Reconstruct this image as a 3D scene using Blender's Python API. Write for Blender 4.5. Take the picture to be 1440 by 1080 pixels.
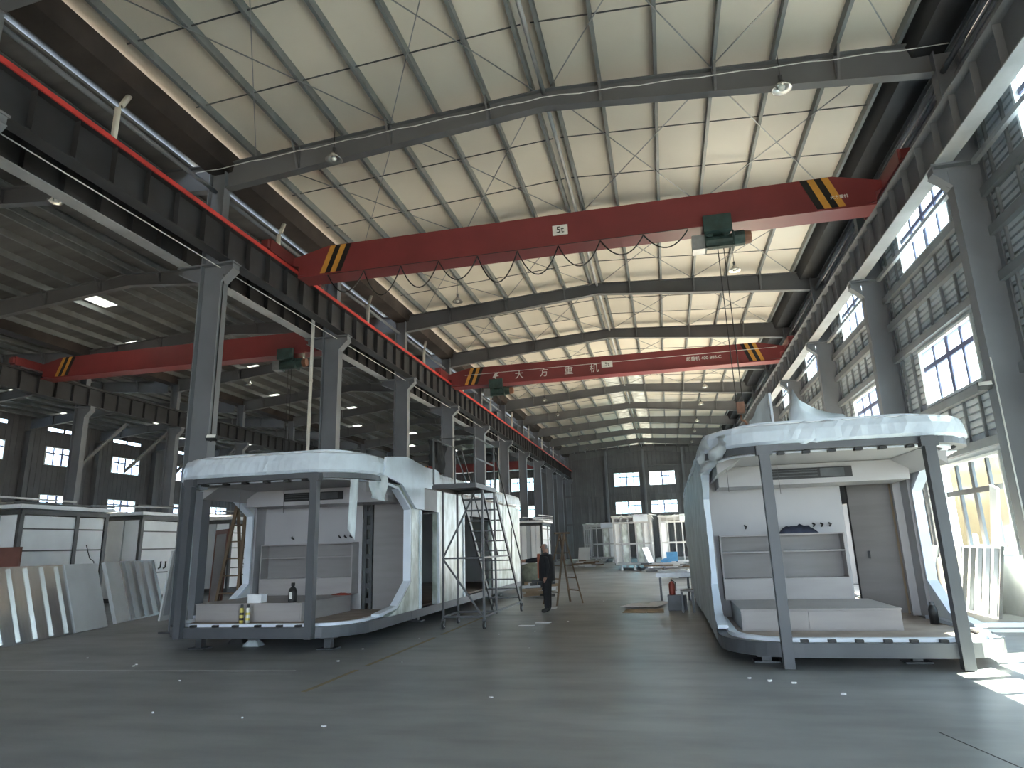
import bpy, bmesh, math, random
from mathutils import Vector, Matrix
random.seed(7)
for o in list(bpy.data.objects): bpy.data.objects.remove(o)
SC = bpy.context.scene
C = SC.collection
# ------------------------------------------------------------------ camera
F_PX, YAW, PITCH, ROLL, CAM_H = 925.57, -0.2195, 0.2406, -0.0302, 1.6
fw = Vector((math.sin(YAW)*math.cos(PITCH), math.cos(YAW)*math.cos(PITCH), math.sin(PITCH)))
rt = Vector((math.cos(YAW), -math.sin(YAW), 0)); up = rt.cross(fw)
r2 = rt*math.cos(ROLL) + up*math.sin(ROLL); u2 = -rt*math.sin(ROLL) + up*math.cos(ROLL)
cam_d = bpy.data.cameras.new('camera'); cam_d.sensor_width = 36; cam_d.lens = 36*F_PX/1440
cam_d.clip_start = 0.05; cam_d.clip_end = 500
cam = bpy.data.objects.new('camera', cam_d); C.objects.link(cam)
cam.matrix_world = Matrix(((r2.x, u2.x, -fw.x, 0), (r2.y, u2.y, -fw.y, 0), (r2.z, u2.z, -fw.z, CAM_H), (0, 0, 0, 1)))
SC.camera = cam
# ------------------------------------------------------------------ light
w = bpy.data.worlds.new('sky'); SC.world = w; w.use_nodes = True
bg = w.node_tree.nodes['Background']; bg.inputs[0].default_value = (0.74, 0.87, 1.0, 1); bg.inputs[1].default_value = 3.6
sd = bpy.data.lights.new('sun', 'SUN'); sd.energy = 62; sd.angle = 0.01; sd.color = (1, 0.86, 0.62)
sun = bpy.data.objects.new('sun', sd); C.objects.link(sun); sun.location = (30, 10, 30)
sun.rotation_euler = Vector((-1.12, -0.42, -1.0)).to_track_quat('-Z', 'Y').to_euler()
vs = SC.view_settings
vs.view_transform = 'Standard'; vs.look = 'None'; vs.gamma = 1; vs.use_curve_mapping = False
vs.exposure = 1.85
# ------------------------------------------------------------------ materials
M = {}
def mat(name, col, rough=0.6, metal=0.0, var=0.12, scale=1.5, bump=0.0, bscale=20, col2=None, stretch=None, trans=0.0, emit=0, spec=0.5, detail=4, sub=None):
    m = bpy.data.materials.new(name); m.use_nodes = True; nt = m.node_tree; n = nt.nodes; l = nt.links
    b = n['Principled BSDF']; b.inputs['Roughness'].default_value = rough; b.inputs['Metallic'].default_value = metal
    b.inputs['Specular IOR Level'].default_value = spec
    g = n.new('ShaderNodeNewGeometry'); mp = n.new('ShaderNodeMapping'); l.new(g.outputs['Position'], mp.inputs['Vector'])
    if stretch: mp.inputs['Scale'].default_value = stretch
    t = n.new('ShaderNodeTexNoise'); t.inputs['Scale'].default_value = scale; t.inputs['Detail'].default_value = detail
    l.new(mp.outputs[0], t.inputs['Vector'])
    r = n.new('ShaderNodeValToRGB'); l.new(t.outputs['Fac'], r.inputs[0])
    c2 = col2 if col2 else tuple(min(1, c*(1+var)) for c in col); c1 = col if col2 else tuple(c*(1-var) for c in col)
    r.color_ramp.elements[0].position = 0.35; r.color_ramp.elements[1].position = 0.65
    r.color_ramp.elements[0].color = (*c1, 1); r.color_ramp.elements[1].color = (*c2, 1)
    l.new(r.outputs[0], b.inputs['Base Color'])
    if bump:
        t2 = n.new('ShaderNodeTexNoise'); t2.inputs['Scale'].default_value = bscale; t2.inputs['Detail'].default_value = 3
        l.new(mp.outputs[0], t2.inputs['Vector'])
        bp = n.new('ShaderNodeBump'); bp.inputs['Strength'].default_value = bump; bp.inputs['Distance'].default_value = 0.02
        l.new(t2.outputs['Fac'], bp.inputs['Height']); l.new(bp.outputs[0], b.inputs['Normal'])
    if trans:
        b.inputs['Transmission Weight'].default_value = 0
        tr = n.new('ShaderNodeBsdfTranslucent'); l.new(r.outputs[0], tr.inputs[0])
        mx = n.new('ShaderNodeMixShader'); mx.inputs[0].default_value = trans
        l.new(b.outputs[0], mx.inputs[1]); l.new(tr.outputs[0], mx.inputs[2]); l.new(mx.outputs[0], n['Material Output'].inputs[0])
    M[name] = m; return m
def glass(name, tint, t=0.9):
    m = bpy.data.materials.new(name); m.use_nodes = True; nt = m.node_tree; n = nt.nodes; l = nt.links
    n.remove(n['Principled BSDF'])
    a = n.new('ShaderNodeBsdfTransparent'); a.inputs[0].default_value = (*tint, 1)
    d = n.new('ShaderNodeBsdfGlossy'); d.inputs[1].default_value = 0.08
    ns = n.new('ShaderNodeTexNoise'); ns.inputs['Scale'].default_value = 0.8
    mr = n.new('ShaderNodeMapRange'); mr.inputs[3].default_value = 1-t-0.03; mr.inputs[4].default_value = 1-t+0.03
    l.new(ns.outputs['Fac'], mr.inputs[0])
    mx = n.new('ShaderNodeMixShader'); l.new(mr.outputs[0], mx.inputs[0])
    l.new(a.outputs[0], mx.inputs[1]); l.new(d.outputs[0], mx.inputs[2]); l.new(mx.outputs[0], n['Material Output'].inputs[0])
    M[name] = m
mat('column', (.165, .175, .195), .5, .0, .1, .8)
mat('beam', (.13, .133, .14), .55, .0, .1, .7)
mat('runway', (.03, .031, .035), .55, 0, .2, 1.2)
mat('pale_steel', (.42, .43, .44), .45, .2, .12, 1.5)
mat('purlin', (.19, .205, .21), .45, .2, .15, 2)
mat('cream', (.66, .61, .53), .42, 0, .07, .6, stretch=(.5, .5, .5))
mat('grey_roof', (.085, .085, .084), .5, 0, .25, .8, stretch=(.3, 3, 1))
mat('rust', (.036, .027, .024), .8, 0, .35, 1.3, .4, 8)
mat('skylight', (.34, .36, .37), .5, 0, .1, 1, trans=.85)
mat('added_roof_light', (.20, .205, .20), .5, 0, .25, 2.5, trans=.6)  # for the ridge strips added to brighten the far bays
mat('scaffold_grey', (.055, .058, .062), .4, .3, .15, 4)
mat('wall_sheet', (.46, .50, .54), .5, 0, .08, 1)
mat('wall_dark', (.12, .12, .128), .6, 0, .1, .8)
mat('plaster', (.55, .55, .54), .8, 0, .12, 1.5, .2, 12)
mat('girt', (.22, .235, .25), .5, .2, .12, 1.5)
mat('white_frame', (.78, .80, .80), .4, 0, .05, 2)
mat('mullion', (.15, .16, .28), .4, 0, .1, 2)
glass('pane', (.86, .95, 1.0), .92)
glass('pane_teal', (.70, .93, .97), .9)
def frosted(name, col, clear):
    m = bpy.data.materials.new(name); m.use_nodes = True; nt = m.node_tree; n = nt.nodes; l = nt.links
    n.remove(n['Principled BSDF'])
    a = n.new('ShaderNodeBsdfTranslucent'); d = n.new('ShaderNodeBsdfTransparent'); d.inputs[0].default_value = (*col, 1)
    ns = n.new('ShaderNodeTexNoise'); ns.inputs['Scale'].default_value = 3
    r = n.new('ShaderNodeValToRGB'); l.new(ns.outputs['Fac'], r.inputs[0]); l.new(r.outputs[0], a.inputs[0])
    r.color_ramp.elements[0].color = (*[c*.93 for c in col], 1); r.color_ramp.elements[1].color = (*col, 1)
    mx = n.new('ShaderNodeMixShader'); mx.inputs[0].default_value = clear
    l.new(a.outputs[0], mx.inputs[1]); l.new(d.outputs[0], mx.inputs[2]); l.new(mx.outputs[0], n['Material Output'].inputs[0])
    M[name] = m
frosted('pane_frost', (.36, .43, .50), .05)
mat('crane_red', (.20, .036, .038), .42, 0, .12, .7)
mat('rail_red', (.55, .05, .045), .5, 0, .2, 2)
mat('yellow', (.62, .30, .05), .5, 0, .1, 3)
mat('black', (.012, .012, .013), .5, 0, .2, 4)
mat('sign_white', (.75, .75, .72), .5, 0, .08, 6)
mat('hoist_green', (.03, .06, .055), .5, .1, .3, 4)
mat('brown_cap', (.22, .10, .06), .6, 0, .2, 5)
mat('cable', (.02, .02, .02), .5, 0, .1, 4)
mat('white_wire', (.7, .7, .68), .5, 0, .1, 4)
mat('pvc', (.74, .70, .62), .45, 0, .08, 3)
mat('lamp_metal', (.6, .6, .58), .25, .7, .1, 5)
mat('film_white', (.57, .64, .72), .25, 0, .07, 2.5, .35, 7)
mat('film_clear', (.50, .55, .57), .5, 0, .16, 3, .6, 6, stretch=(1, 1, .5))
mat('panel_white', (.72, .75, .78), .45, 0, .05, 1.5)
mat('foil', (.72, .78, .76), .3, .1, .2, 3.5, .3, 18, col2=(.34, .38, .33), stretch=(1, 1, .6))
mat('foil_silver', (.74, .75, .77), .24, .85, .1, 1.2, .15, 5, stretch=(1, 1, .3))
mat('pod_dark', (.085, .09, .10), .45, .1, .1, 2)
mat('pod_inner', (.385, .375, .385), .55, 0, .05, 1)
mat('pod_trim', (.70, .76, .85), .35, 0, .05, 2)
mat('wood_panel', (.235, .22, .22), .55, 0, .05, 1.2, stretch=(1, 1, 8))
mat('wood_light', (.34, .315, .31), .55, 0, .05, 1.2, stretch=(1, 1, 8))
mat('deck', (.28, .225, .19), .6, 0, .2, 2.5)
mat('rough_wood', (.15, .105, .068), .75, 0, .3, 4, .2, 25, stretch=(1, 1, .3))
mat('tube_steel', (.30, .31, .32), .35, .5, .15, 4)
mat('dark_steel', (.07, .075, .08), .45, .3, .2, 3)
mat('rubber', (.03, .03, .03), .7, 0, .1, 4)
mat('cloth_black', (.012, .013, .016), .85, 0, .2, 10)
mat('cloth_navy', (.03, .035, .06), .85, 0, .2, 8)
mat('cloth_orange', (.32, .09, .05), .8, 0, .15, 8)
mat('shirt', (.55, .52, .5), .8, 0, .1, 8)
mat('skin', (.36, .20, .145), .55, 0, .08, 12)
mat('hair', (.18, .17, .165), .6, 0, .2, 20)
mat('cardboard', (.34, .25, .17), .8, 0, .12, 4)
mat('paper', (.78, .79, .82), .6, 0, .05, 4)
mat('red_paint', (.32, .055, .035), .45, 0, .2, 4)
mat('brown_board', (.15, .06, .045), .6, 0, .15, 2)
mat('sack', (.16, .18, .15), .85, 0, .25, 5, .4, 10)
mat('blue', (.05, .22, .45), .4, 0, .1, 4)
mat('foam_yellow', (.60, .50, .10), .4, 0, .1, 5)
mat('outside_ground', (.14, .13, .115), .9, 0, .15, .5)
mat('outside_wall', (.15, .105, .055), .9, 0, .1, .4)
# concrete floor
def concrete():
    m = bpy.data.materials.new('concrete'); m.use_nodes = True; nt = m.node_tree; n = nt.nodes; l = nt.links
    b = n['Principled BSDF']; g = n.new('ShaderNodeNewGeometry')
    def noise(s, d, sc=(1, 1, 1)):
        mp = n.new('ShaderNodeMapping'); mp.inputs['Scale'].default_value = sc; l.new(g.outputs['Position'], mp.inputs[0])
        t = n.new('ShaderNodeTexNoise'); t.inputs['Scale'].default_value = s; t.inputs['Detail'].default_value = d; l.new(mp.outputs[0], t.inputs[0]); return t.outputs['Fac']
    r = n.new('ShaderNodeValToRGB'); l.new(noise(.35, 6, (1, 1.6, 1)), r.inputs[0])
    r.color_ramp.elements[0].position = .3; r.color_ramp.elements[0].color = (.205, .215, .222, 1)
    r.color_ramp.elements[1].position = .72; r.color_ramp.elements[1].color = (.32, .332, .34, 1)
    r2_ = n.new('ShaderNodeValToRGB'); l.new(noise(1.6, 8, (.45, 1.5, 1)), r2_.inputs[0])
    r2_.color_ramp.elements[0].position = .33; r2_.color_ramp.elements[0].color = (.62, .62, .62, 1)
    r2_.color_ramp.elements[1].position = .6; r2_.color_ramp.elements[1].color = (1, 1, 1, 1)
    mx = n.new('ShaderNodeMix'); mx.data_type = 'RGBA'; mx.blend_type = 'MULTIPLY'; mx.inputs[0].default_value = .75
    l.new(r.outputs[0], mx.inputs[6]); l.new(r2_.outputs[0], mx.inputs[7]); l.new(mx.outputs[2], b.inputs['Base Color'])
    mr = n.new('ShaderNodeMapRange'); mr.inputs[3].default_value = .28; mr.inputs[4].default_value = .48
    l.new(noise(1.1, 5), mr.inputs[0]); l.new(mr.outputs[0], b.inputs['Roughness'])
    bp = n.new('ShaderNodeBump'); bp.inputs['Strength'].default_value = .06; l.new(noise(9, 4), bp.inputs['Height']); l.new(bp.outputs[0], b.inputs['Normal'])
    M['concrete'] = m
concrete()
# ------------------------------------------------------------------ helpers
class MB:
    def __init__(s): s.v = []; s.f = []
    def add(s, vs, fs):
        k = len(s.v); s.v += [tuple(p) for p in vs]; s.f += [tuple(i+k for i in f) for f in fs]; return s
    def box(s, x0, y0, z0, x1, y1, z1):
        return s.add([(x0,y0,z0),(x1,y0,z0),(x1,y1,z0),(x0,y1,z0),(x0,y0,z1),(x1,y0,z1),(x1,y1,z1),(x0,y1,z1)],
                     [(0,3,2,1),(4,5,6,7),(0,1,5,4),(1,2,6,5),(2,3,7,6),(3,0,4,7)])
    def bar(s, a, b, w=.05, h=None, upv=(0, 0, 1)):
        a = Vector(a); b = Vector(b); h = w if h is None else h; d = (b-a).normalized(); U = Vector(upv)
        if abs(d.dot(U)) > .98: U = Vector((0, 1, 0))
        x = d.cross(U).normalized(); y = x.cross(d).normalized(); vs = []
        for p in (a, b):
            for sx, sy in ((-1,-1),(1,-1),(1,1),(-1,1)): vs.append(p + x*sx*w/2 + y*sy*h/2)
        return s.add(vs, [(0,1,2,3),(7,6,5,4),(0,4,5,1),(1,5,6,2),(2,6,7,3),(3,7,4,0)])
    def tube(s, pts, r=.02, n=8, close=True):
        pts = [Vector(p) for p in pts]; rings = []; vs = []
        rr = r if isinstance(r, (list, tuple)) else [r]*len(pts)
        for i, p in enumerate(pts):
            d = (pts[min(i+1, len(pts)-1)] - pts[max(i-1, 0)]).normalized(); U = Vector((0, 0, 1)) if abs(d.z) < .95 else Vector((0, 1, 0))
            x = d.cross(U).normalized(); y = x.cross(d)
            for k in range(n):
                a = 2*math.pi*k/n; vs.append(p + (x*math.cos(a) + y*math.sin(a))*rr[i])
        fs = []
        for i in range(len(pts)-1):
            for k in range(n): fs.append((i*n+k, i*n+(k+1) % n, (i+1)*n+(k+1) % n, (i+1)*n+k))
        fs.append(tuple(range(n-1, -1, -1))); fs.append(tuple(range((len(pts)-1)*n, len(pts)*n)))
        return s.add(vs, fs)
    def lathe(s, prof, cx=0, cy=0, n=14):
        vs = []; fs = []
        for r, z in prof:
            for k in range(n): a = 2*math.pi*k/n; vs.append((cx+r*math.cos(a), cy+r*math.sin(a), z))
        for i in range(len(prof)-1):
            for k in range(n): fs.append((i*n+k, i*n+(k+1) % n, (i+1)*n+(k+1) % n, (i+1)*n+k))
        fs.append(tuple(range(n-1, -1, -1))); fs.append(tuple(range((len(prof)-1)*n, len(prof)*n)))
        return s.add(vs, fs)
    def prism(s, poly, axis, a, b):
        """polygon in the two other axes, extruded along axis from a to b"""
        def P(u, v, t): return (t, u, v) if axis == 'x' else ((u, t, v) if axis == 'y' else (u, v, t))
        n = len(poly); vs = [P(u, v, a) for u, v in poly] + [P(u, v, b) for u, v in poly]
        fs = [tuple(range(n-1, -1, -1)), tuple(range(n, 2*n))] + [(i, (i+1) % n, n+(i+1) % n, n+i) for i in range(n)]
        return s.add(vs, fs)
    def ribbon(s, path, t, z0, z1):
        """wall of thickness t (inward, to the left of the path) along a plan path"""
        off = offset(path, t); n = len(path); vs = []
        for p, q in zip(path, off): vs += [(p[0], p[1], z0), (p[0], p[1], z1), (q[0], q[1], z1), (q[0], q[1], z0)]
        fs = [(0, 1, 2, 3), (4*n-1, 4*n-2, 4*n-3, 4*n-4)]
        for i in range(n-1):
            for k in range(4): fs.append((4*i+k, 4*(i+1)+k, 4*(i+1)+(k+1) % 4, 4*i+(k+1) % 4))
        return s.add(vs, fs)
    def mesh(s, name, m, smooth=False):
        me = bpy.data.meshes.new(name); me.from_pydata(s.v, [], s.f)
        bm = bmesh.new(); bm.from_mesh(me); bmesh.ops.recalc_face_normals(bm, faces=bm.faces); bm.to_mesh(me); bm.free()
        me.materials.append(M[m])
        if smooth:
            for p in me.polygons: p.use_smooth = True
        return me
    def build(s, name, m, parent=None, smooth=False, loc=None):
        return link(name, s.mesh(name, m, smooth), parent, loc)
def offset(path, t):
    out = []
    for i, p in enumerate(path):
        a = Vector(path[max(i-1, 0)]); b = Vector(path[min(i+1, len(path)-1)]); d = (b-a).normalized()
        out.append((p[0]-d.y*t, p[1]+d.x*t))
    return out
def link(name, me, parent=None, loc=None, rz=0, scale=None):
    o = bpy.data.objects.new(name, me); C.objects.link(o)
    if parent: o.parent = parent
    if loc: o.location = loc
    if rz: o.rotation_euler.z = rz
    if scale: o.scale = scale
    return o
UNIT = {}
def box(name, m, parent, x0, y0, z0, x1, y1, z1):
    """one piece: a shared unit box scaled into place"""
    if m not in UNIT: UNIT[m] = MB().box(-.5, -.5, -.5, .5, .5, .5).mesh('unit_box_'+m, m)
    return link(name, UNIT[m], parent, ((x0+x1)/2, (y0+y1)/2, (z0+z1)/2), 0, (abs(x1-x0), abs(y1-y0), abs(z1-z0)))
def bar(name, m, parent, a, b, w=.05, h=None):
    return MB().bar(a, b, w, h).build(name, m, parent)
def empty(name, loc=(0, 0, 0), rz=0):
    o = bpy.data.objects.new(name, None); C.objects.link(o); o.location = loc; o.rotation_euler.z = rz; o.empty_display_size = .2; return o
def tag(o, label, cat, group=None, kind=None):
    o['label'] = label
    if cat: o['category'] = cat
    if group: o['group'] = group
    if kind: o['kind'] = kind
    return o
KIDS = {}
def kids(o): return [c for c in C.objects if c.parent == o]
def copy_tree(o, parent=None, children=None):
    c = o.copy(); C.objects.link(c)
    if parent: c.parent = parent
    for ch in (children if children is not None else kids(o)): copy_tree(ch, c)
    return c
ORD = ['nearest', 'second', 'third', 'fourth', 'fifth', 'sixth', 'seventh', 'eighth', 'ninth', 'tenth', 'eleventh', 'twelfth', 'thirteenth', 'fourteenth', 'fifteenth']
def nth(i): return 'nearest to the camera' if i == 0 else ORD[i]+' from the camera'
# ------------------------------------------------------------------ dimensions of the hall
Y0, BAY = 13.05, 6.0
def FY(k): return Y0 + BAY*k
KN, KF = -5, 10                      # first and last frame
YA, YB = FY(KN), FY(KF)
XR, XL, XL2, XL3 = 6.45, -10.4, -26.7, -43.4      # right wall, two inner column rows, far left wall
XG = -1.97                           # ridge of the main hall
def roof_z(d): return 11.98 - .062*abs(d)
# ------------------------------------------------------------------ floor and ground
fl = MB().box(XL3, YA, -.25, XR, YB, 0).build('floor', 'concrete'); tag(fl, 'wide grey concrete workshop floor with stains', None, None, 'structure')
og = MB().box(-90, -70, -.6, 90, 130, -.26).build('ground_outside', 'outside_ground'); tag(og, 'sandy sunlit ground outside the hall windows', None, None, 'structure')
ow = MB().box(9.6, 17, -.26, 11.6, 32, 4.0).build('wall_outside', 'outside_wall'); tag(ow, 'tan outbuilding wall seen through the right-hand ground windows', None, None, 'structure')
# ------------------------------------------------------------------ ceilings
def cprofile(x, z0, h, w, sgn):
    t = .012
    return [(x, z0), (x+sgn*w, z0), (x+sgn*w, z0+.02), (x+sgn*t, z0+t), (x+sgn*t, z0+h-t), (x+sgn*w, z0+h-t), (x+sgn*w, z0+h), (x, z0+h)]
PX = [.2, 1.27, 2.5, 3.72, 4.95, 6.15, 7.35]
def ceiling(name, xg, half_l, half_r, sheet, label, sky=False, rods=True, ridge_light=99):
    root = empty(name, (0, 0, 0)); tag(root, label, None, None, 'structure')
    for k in range(KN, KF):
        for s, hw in ((-1, half_l), (1, half_r)):
            def slab(d0, d1, y0, y1, nm, m):
                MB().prism([(xg+s*d0, roof_z(d0)), (xg+s*d1, roof_z(d1)), (xg+s*d1, roof_z(d1)+.08), (xg+s*d0, roof_z(d0)+.08)], 'y', y0, y1).build(nm, m, root)
            if not sky and k < ridge_light: slab(0, hw, FY(k), FY(k+1), 'roof_panel', sheet)
            elif not sky:
                slab(0, .30, FY(k), FY(k+1), 'roof_panel', sheet); slab(.30, 1.2, FY(k), FY(k+1), 'skylight_panel', 'added_roof_light'); slab(1.2, hw, FY(k), FY(k+1), 'roof_panel', sheet)  # assumed translucent ridge strips, added to send more daylight down the far bays
            else:
                a, b = ((2.6, 3.6) if k % 2 else (5.1, 6.1)); y = FY(k)+.3 + (1.2 if s > 0 else 0); ye = y + (2.2 if k % 3 else 1.4)
                slab(0, a, FY(k), FY(k+1), 'roof_panel', sheet); slab(b, hw, FY(k), FY(k+1), 'roof_panel', sheet)
                slab(a, b, FY(k), y, 'roof_panel', sheet); slab(a, b, ye, FY(k+1), 'roof_panel', sheet); slab(a, b, y, ye, 'skylight_panel', 'skylight')
    for s in (-1, 1):
        for d in PX:
            MB().prism(cprofile(xg+s*d, roof_z(d)-.215, .21, .075, s), 'y', YA, YB).build('purlin', 'purlin', root)
        if rods:
            hw = half_l if s < 0 else half_r
            for k in range(-2, KF):
                for q in (1/3, 2/3):
                    y = FY(k)+BAY*q + .01
                    bar('tie_rod', 'dark_steel', root, (xg+s*.1, y, roof_z(.1)-.11), (xg+s*(hw-.4), y, roof_z(hw-.4)-.11), .022)
                if k < 5:
                    for (ya, yb) in ((0.15, 5.85), (5.85, .15)):
                        for d0, d1 in ((.2, 3.7), (3.7, 7.3)):
                            bar('brace_rod', 'tube_steel', root, (xg+s*d0, FY(k)+ya, roof_z(d0)-.24), (xg+s*d1, FY(k)+yb, roof_z(d1)-.24), .02)
    return root
ceiling('ceiling', XG, 8.0, XR-XG+.1, 'cream', 'cream insulated roof lining of the main hall over steel purlins', ridge_light=4)
# ridge tube of the main hall
XG2, XG3 = (XL+XL2)/2, (XL2+XL3)/2
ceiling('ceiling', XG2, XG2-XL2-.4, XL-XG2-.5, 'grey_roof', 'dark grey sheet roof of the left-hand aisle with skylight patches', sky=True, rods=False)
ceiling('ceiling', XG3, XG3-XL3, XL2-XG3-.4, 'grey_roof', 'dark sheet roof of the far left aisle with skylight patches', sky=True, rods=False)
# valley gutters
def gutter(name, x, label, z=11.02):
    MBg = MB().prism([(x-.42, z+.42), (x-.30, z), (x+.30, z), (x+.42, z+.42), (x+.39, z+.42), (x+.27, z+.03), (x-.27, z+.03), (x-.39, z+.42)], 'y', YA, YB)
    o = MBg.build(name, 'rust' if x < 0 else 'runway'); tag(o, label, 'gutter', 'roof gutters')
    return o
gutter('roof_gutter', -10.33, 'rusty brown valley gutter above the left crane runway')
gutter('roof_gutter', XL2+.05, 'dark valley gutter above the far left column row')
gutter('roof_gutter', XR-.52, 'dark eave gutter along the top of the right wall', 11.0)
# ------------------------------------------------------------------ columns
def column_meshes():
    """H-section column standing at the origin, bracket towards +x; inner flange face at x=.5"""
    d = {}
    d['web'] = MB().box(-.09, -.008, 0, .49, .008, 8.38).mesh('column_web', 'column')
    d['fl_in'] = MB().box(.47, -.14, .02, .50, .14, 8.05).mesh('column_flange', 'column')
    d['fl_out'] = MB().box(-.10, -.14, .02, -.07, .14, 8.5).mesh('column_flange_outer', 'column')
    b = MB(); b.prism([(.50, 8.0), (.78, 8.30), (.78, 8.48), (-.07, 8.48), (-.07, 8.38), (.5, 8.38)], 'y', -.012, .012)
    b.bar((.49, 0, 8.02), (.80, 0, 8.32), .28, .03); b.box(-.07, -.16, 8.46, .82, .16, 8.5); b.box(.77, -.13, 8.31, .79, .13, 8.46)
    d['bracket'] = b.mesh('bracket', 'column')
    b = MB(); b.prism([(-.10, 8.05), (-.70, 8.32), (-.70, 8.48), (-.10, 8.48)], 'y', -.012, .012); b.box(-.75, -.14, 8.46, -.10, .14, 8.5); b.bar((-.10, 0, 8.05), (-.70, 0, 8.31), .26, .02)
    d['bracket_l'] = b.mesh('bracket', 'column')
    b = MB(); b.box(-.08, -.008, 8.5, .36, .008, 11.0); b.box(.34, -.12, 8.5, .37, .12, 11.0); b.box(-.10, -.12, 8.5, -.07, .12, 11.0)
    d['upper'] = b.mesh('upper_column', 'column')
    d['base'] = MB().box(-.25, -.25, 0, .65, .25, .03).mesh('base_plate', 'dark_steel')
    return d
CM = column_meshes()
def column(x, k, side, label, group, upper=True):
    o = empty('steel_column', (x, FY(k), 0), math.pi if side < 0 else 0)
    for key, nm in (('web', 'web'), ('fl_in', 'flange'), ('fl_out', 'flange'), ('bracket', 'bracket'), ('base', 'base_plate'), ('upper', 'upper_column')):
        link(nm, CM[key], o)
    if side > 0 and x > -20: link('bracket', CM['bracket_l'], o)
    tag(o, label, 'column', group); return o
XCL = -10.5; XCR = 6.34; XC2 = -26.5
for i, k in enumerate(range(-1, KF+1)):
    column(XCL, k, 1, f'grey steel column of the left crane row, {nth(i)}', 'columns of the left crane row')
    column(XCR, k, -1, f'grey steel column against the right windowed wall, {nth(i)}', 'columns of the right wall')
for i, k in enumerate(range(0, KF+1)):
    column(XC2, k, 1, f'dark steel column of the far left aisle row, {nth(i)}', 'columns of the far left row')
# brackets of the middle row towards the left aisle
# ------------------------------------------------------------------ rafters
def rafter(k, xa, xb, xg, label, group, za=10.56, zr=11.32):
    o = empty('roof_beam', ((xa+xb)/2, FY(k), za)); cx = (xa+xb)/2
    def T(b): 
        b.v = [(p[0]-cx, p[1]-FY(k), p[2]-za) for p in b.v]; return b
    y = FY(k)
    for x in (xa, xb):
        s = 1 if x > xg else -1; d = abs(x-xg); top = roof_z(d)-.22; rt_ = roof_z(0)-.22
        T(MB().prism([(x, za), (xg, zr), (xg, rt_), (x, top)], 'y', y-.008, y+.008)).build('web', 'beam', o)
        T(MB().prism([(x, za-.02), (xg, zr-.02), (xg, zr), (x, za)], 'y', y-.11, y+.11)).build('bottom_flange', 'beam', o)
        T(MB().prism([(x, top-.02), (xg, rt_-.02), (xg, rt_), (x, top)], 'y', y-.11, y+.11)).build('top_flange', 'beam', o)
        for j, dd in enumerate(PX[1:]):
            if j % 2 == 1: continue
            X = xg+s*dd; zb = zr-(zr-za)*dd/d
            T(MB().bar((X+s*.04, y-.35, roof_z(dd)-.2), (X+s*.04, y-.06, zb+.02), .05, .012)).build('knee_brace', 'beam', o)
            T(MB().box(X-.006, y-.1, zb, X+.006, y-.008, roof_z(dd)-.24)).build('stiffener', 'beam', o)
    tag(o, label, 'roof beam', group); return o
for i, k in enumerate(range(-1, KF+1)):
    rafter(k, -10.12, 5.95, XG, f'grey gable roof beam spanning the main hall, {nth(i)}', 'main hall roof beams')
for i, k in enumerate(range(0, KF+1)):
    rafter(k, XL2+.45, XL-.15, XG2, f'dark roof beam spanning the left aisle, {nth(i)}', 'left aisle roof beams')
for i, k in enumerate(range(1, KF+1)):
    rafter(k, XL3+.3, XL2-.2, XG3, f'dark roof beam spanning the far left aisle, {nth(i)}', 'far left aisle roof beams')
# ------------------------------------------------------------------ crane runways
def runway(x, label, m='runway', y_from=YA, rail='rail_red', sgn=1, pale=False):
    o = empty('crane_runway', (x, YA, 8.5)); L = YB-.3-YA
    MB().box(-.006, 0, .02, .006, L, .84).build('web', m, o)
    MB().box(-.16, 0, 0, .16, L, .025).build('bottom_flange', 'pale_steel' if (pale or sgn < 0) else m, o)  # right runway's paler underside paints in light from below
    MB().box(-.18, 0, .83, .18, L, .86).build('top_flange', m, o)
    MB().box(-.045, 0, .86, .045, L, .95).build('rail', rail, o)
    if rail == 'rail_red': MB().box(.181, 0, .80, .215, L, .90).build('conductor_rail', rail, o)
    st = MB().box(-.13, -.006, .03, .13, .006, .82).mesh('stiffener', m)
    n = int((YB-3)/.86)
    for i in range(n):
        y = 4.2 + i*.86 - YA
        if YA+y < YB-.5: link('stiffener', st, o, (0, y, 0))
    tag(o, label, 'crane runway', 'crane runway beams'); return o
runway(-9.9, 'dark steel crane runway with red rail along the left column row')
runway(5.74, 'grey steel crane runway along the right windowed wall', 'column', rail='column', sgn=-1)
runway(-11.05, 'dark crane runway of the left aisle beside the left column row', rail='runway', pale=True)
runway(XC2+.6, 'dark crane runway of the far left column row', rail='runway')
# struts between columns
for i, k in enumerate(range(-1, KF)):
    for (x, z, nm, r, m) in ((-10.42, 10.5, 'left', .055, 'column'), (6.12, 10.55, 'right', .055, 'column')):
        o = MB().tube([(x, FY(k)+.05, z), (x, FY(k+1)-.05, z)], r, 10).build('eave_strut', m, None, True)
        tag(o, f'round grey strut between {nm} upper columns, bay {nth(i)}', 'strut', 'eave struts')
    for (x, z, nm) in ((6.26, 8.44, 'right'),):
        o = MB().box(-.045, FY(k)+.13, -.05, .045, FY(k+1)-.13, .05).build('tie_bar', 'pale_steel', None); o.location = (x, 0, z)
        tag(o, f'pale steel tie bar beneath the {nm} crane runway, bay {nth(i)}', 'tie bar', 'runway tie bars')
def cable(name, pts, r, m, label, cat='cable', group=None, n=6):
    o = MB().tube(pts, r, n).build(name, m, None, True); return tag(o, label, cat, group)
cable('runway_cable', [(-10.14, 4, 8.42), (-10.14, YB-1, 8.42)], .012, 'white_wire', 'thin white cable strung under the left crane runway')
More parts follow.
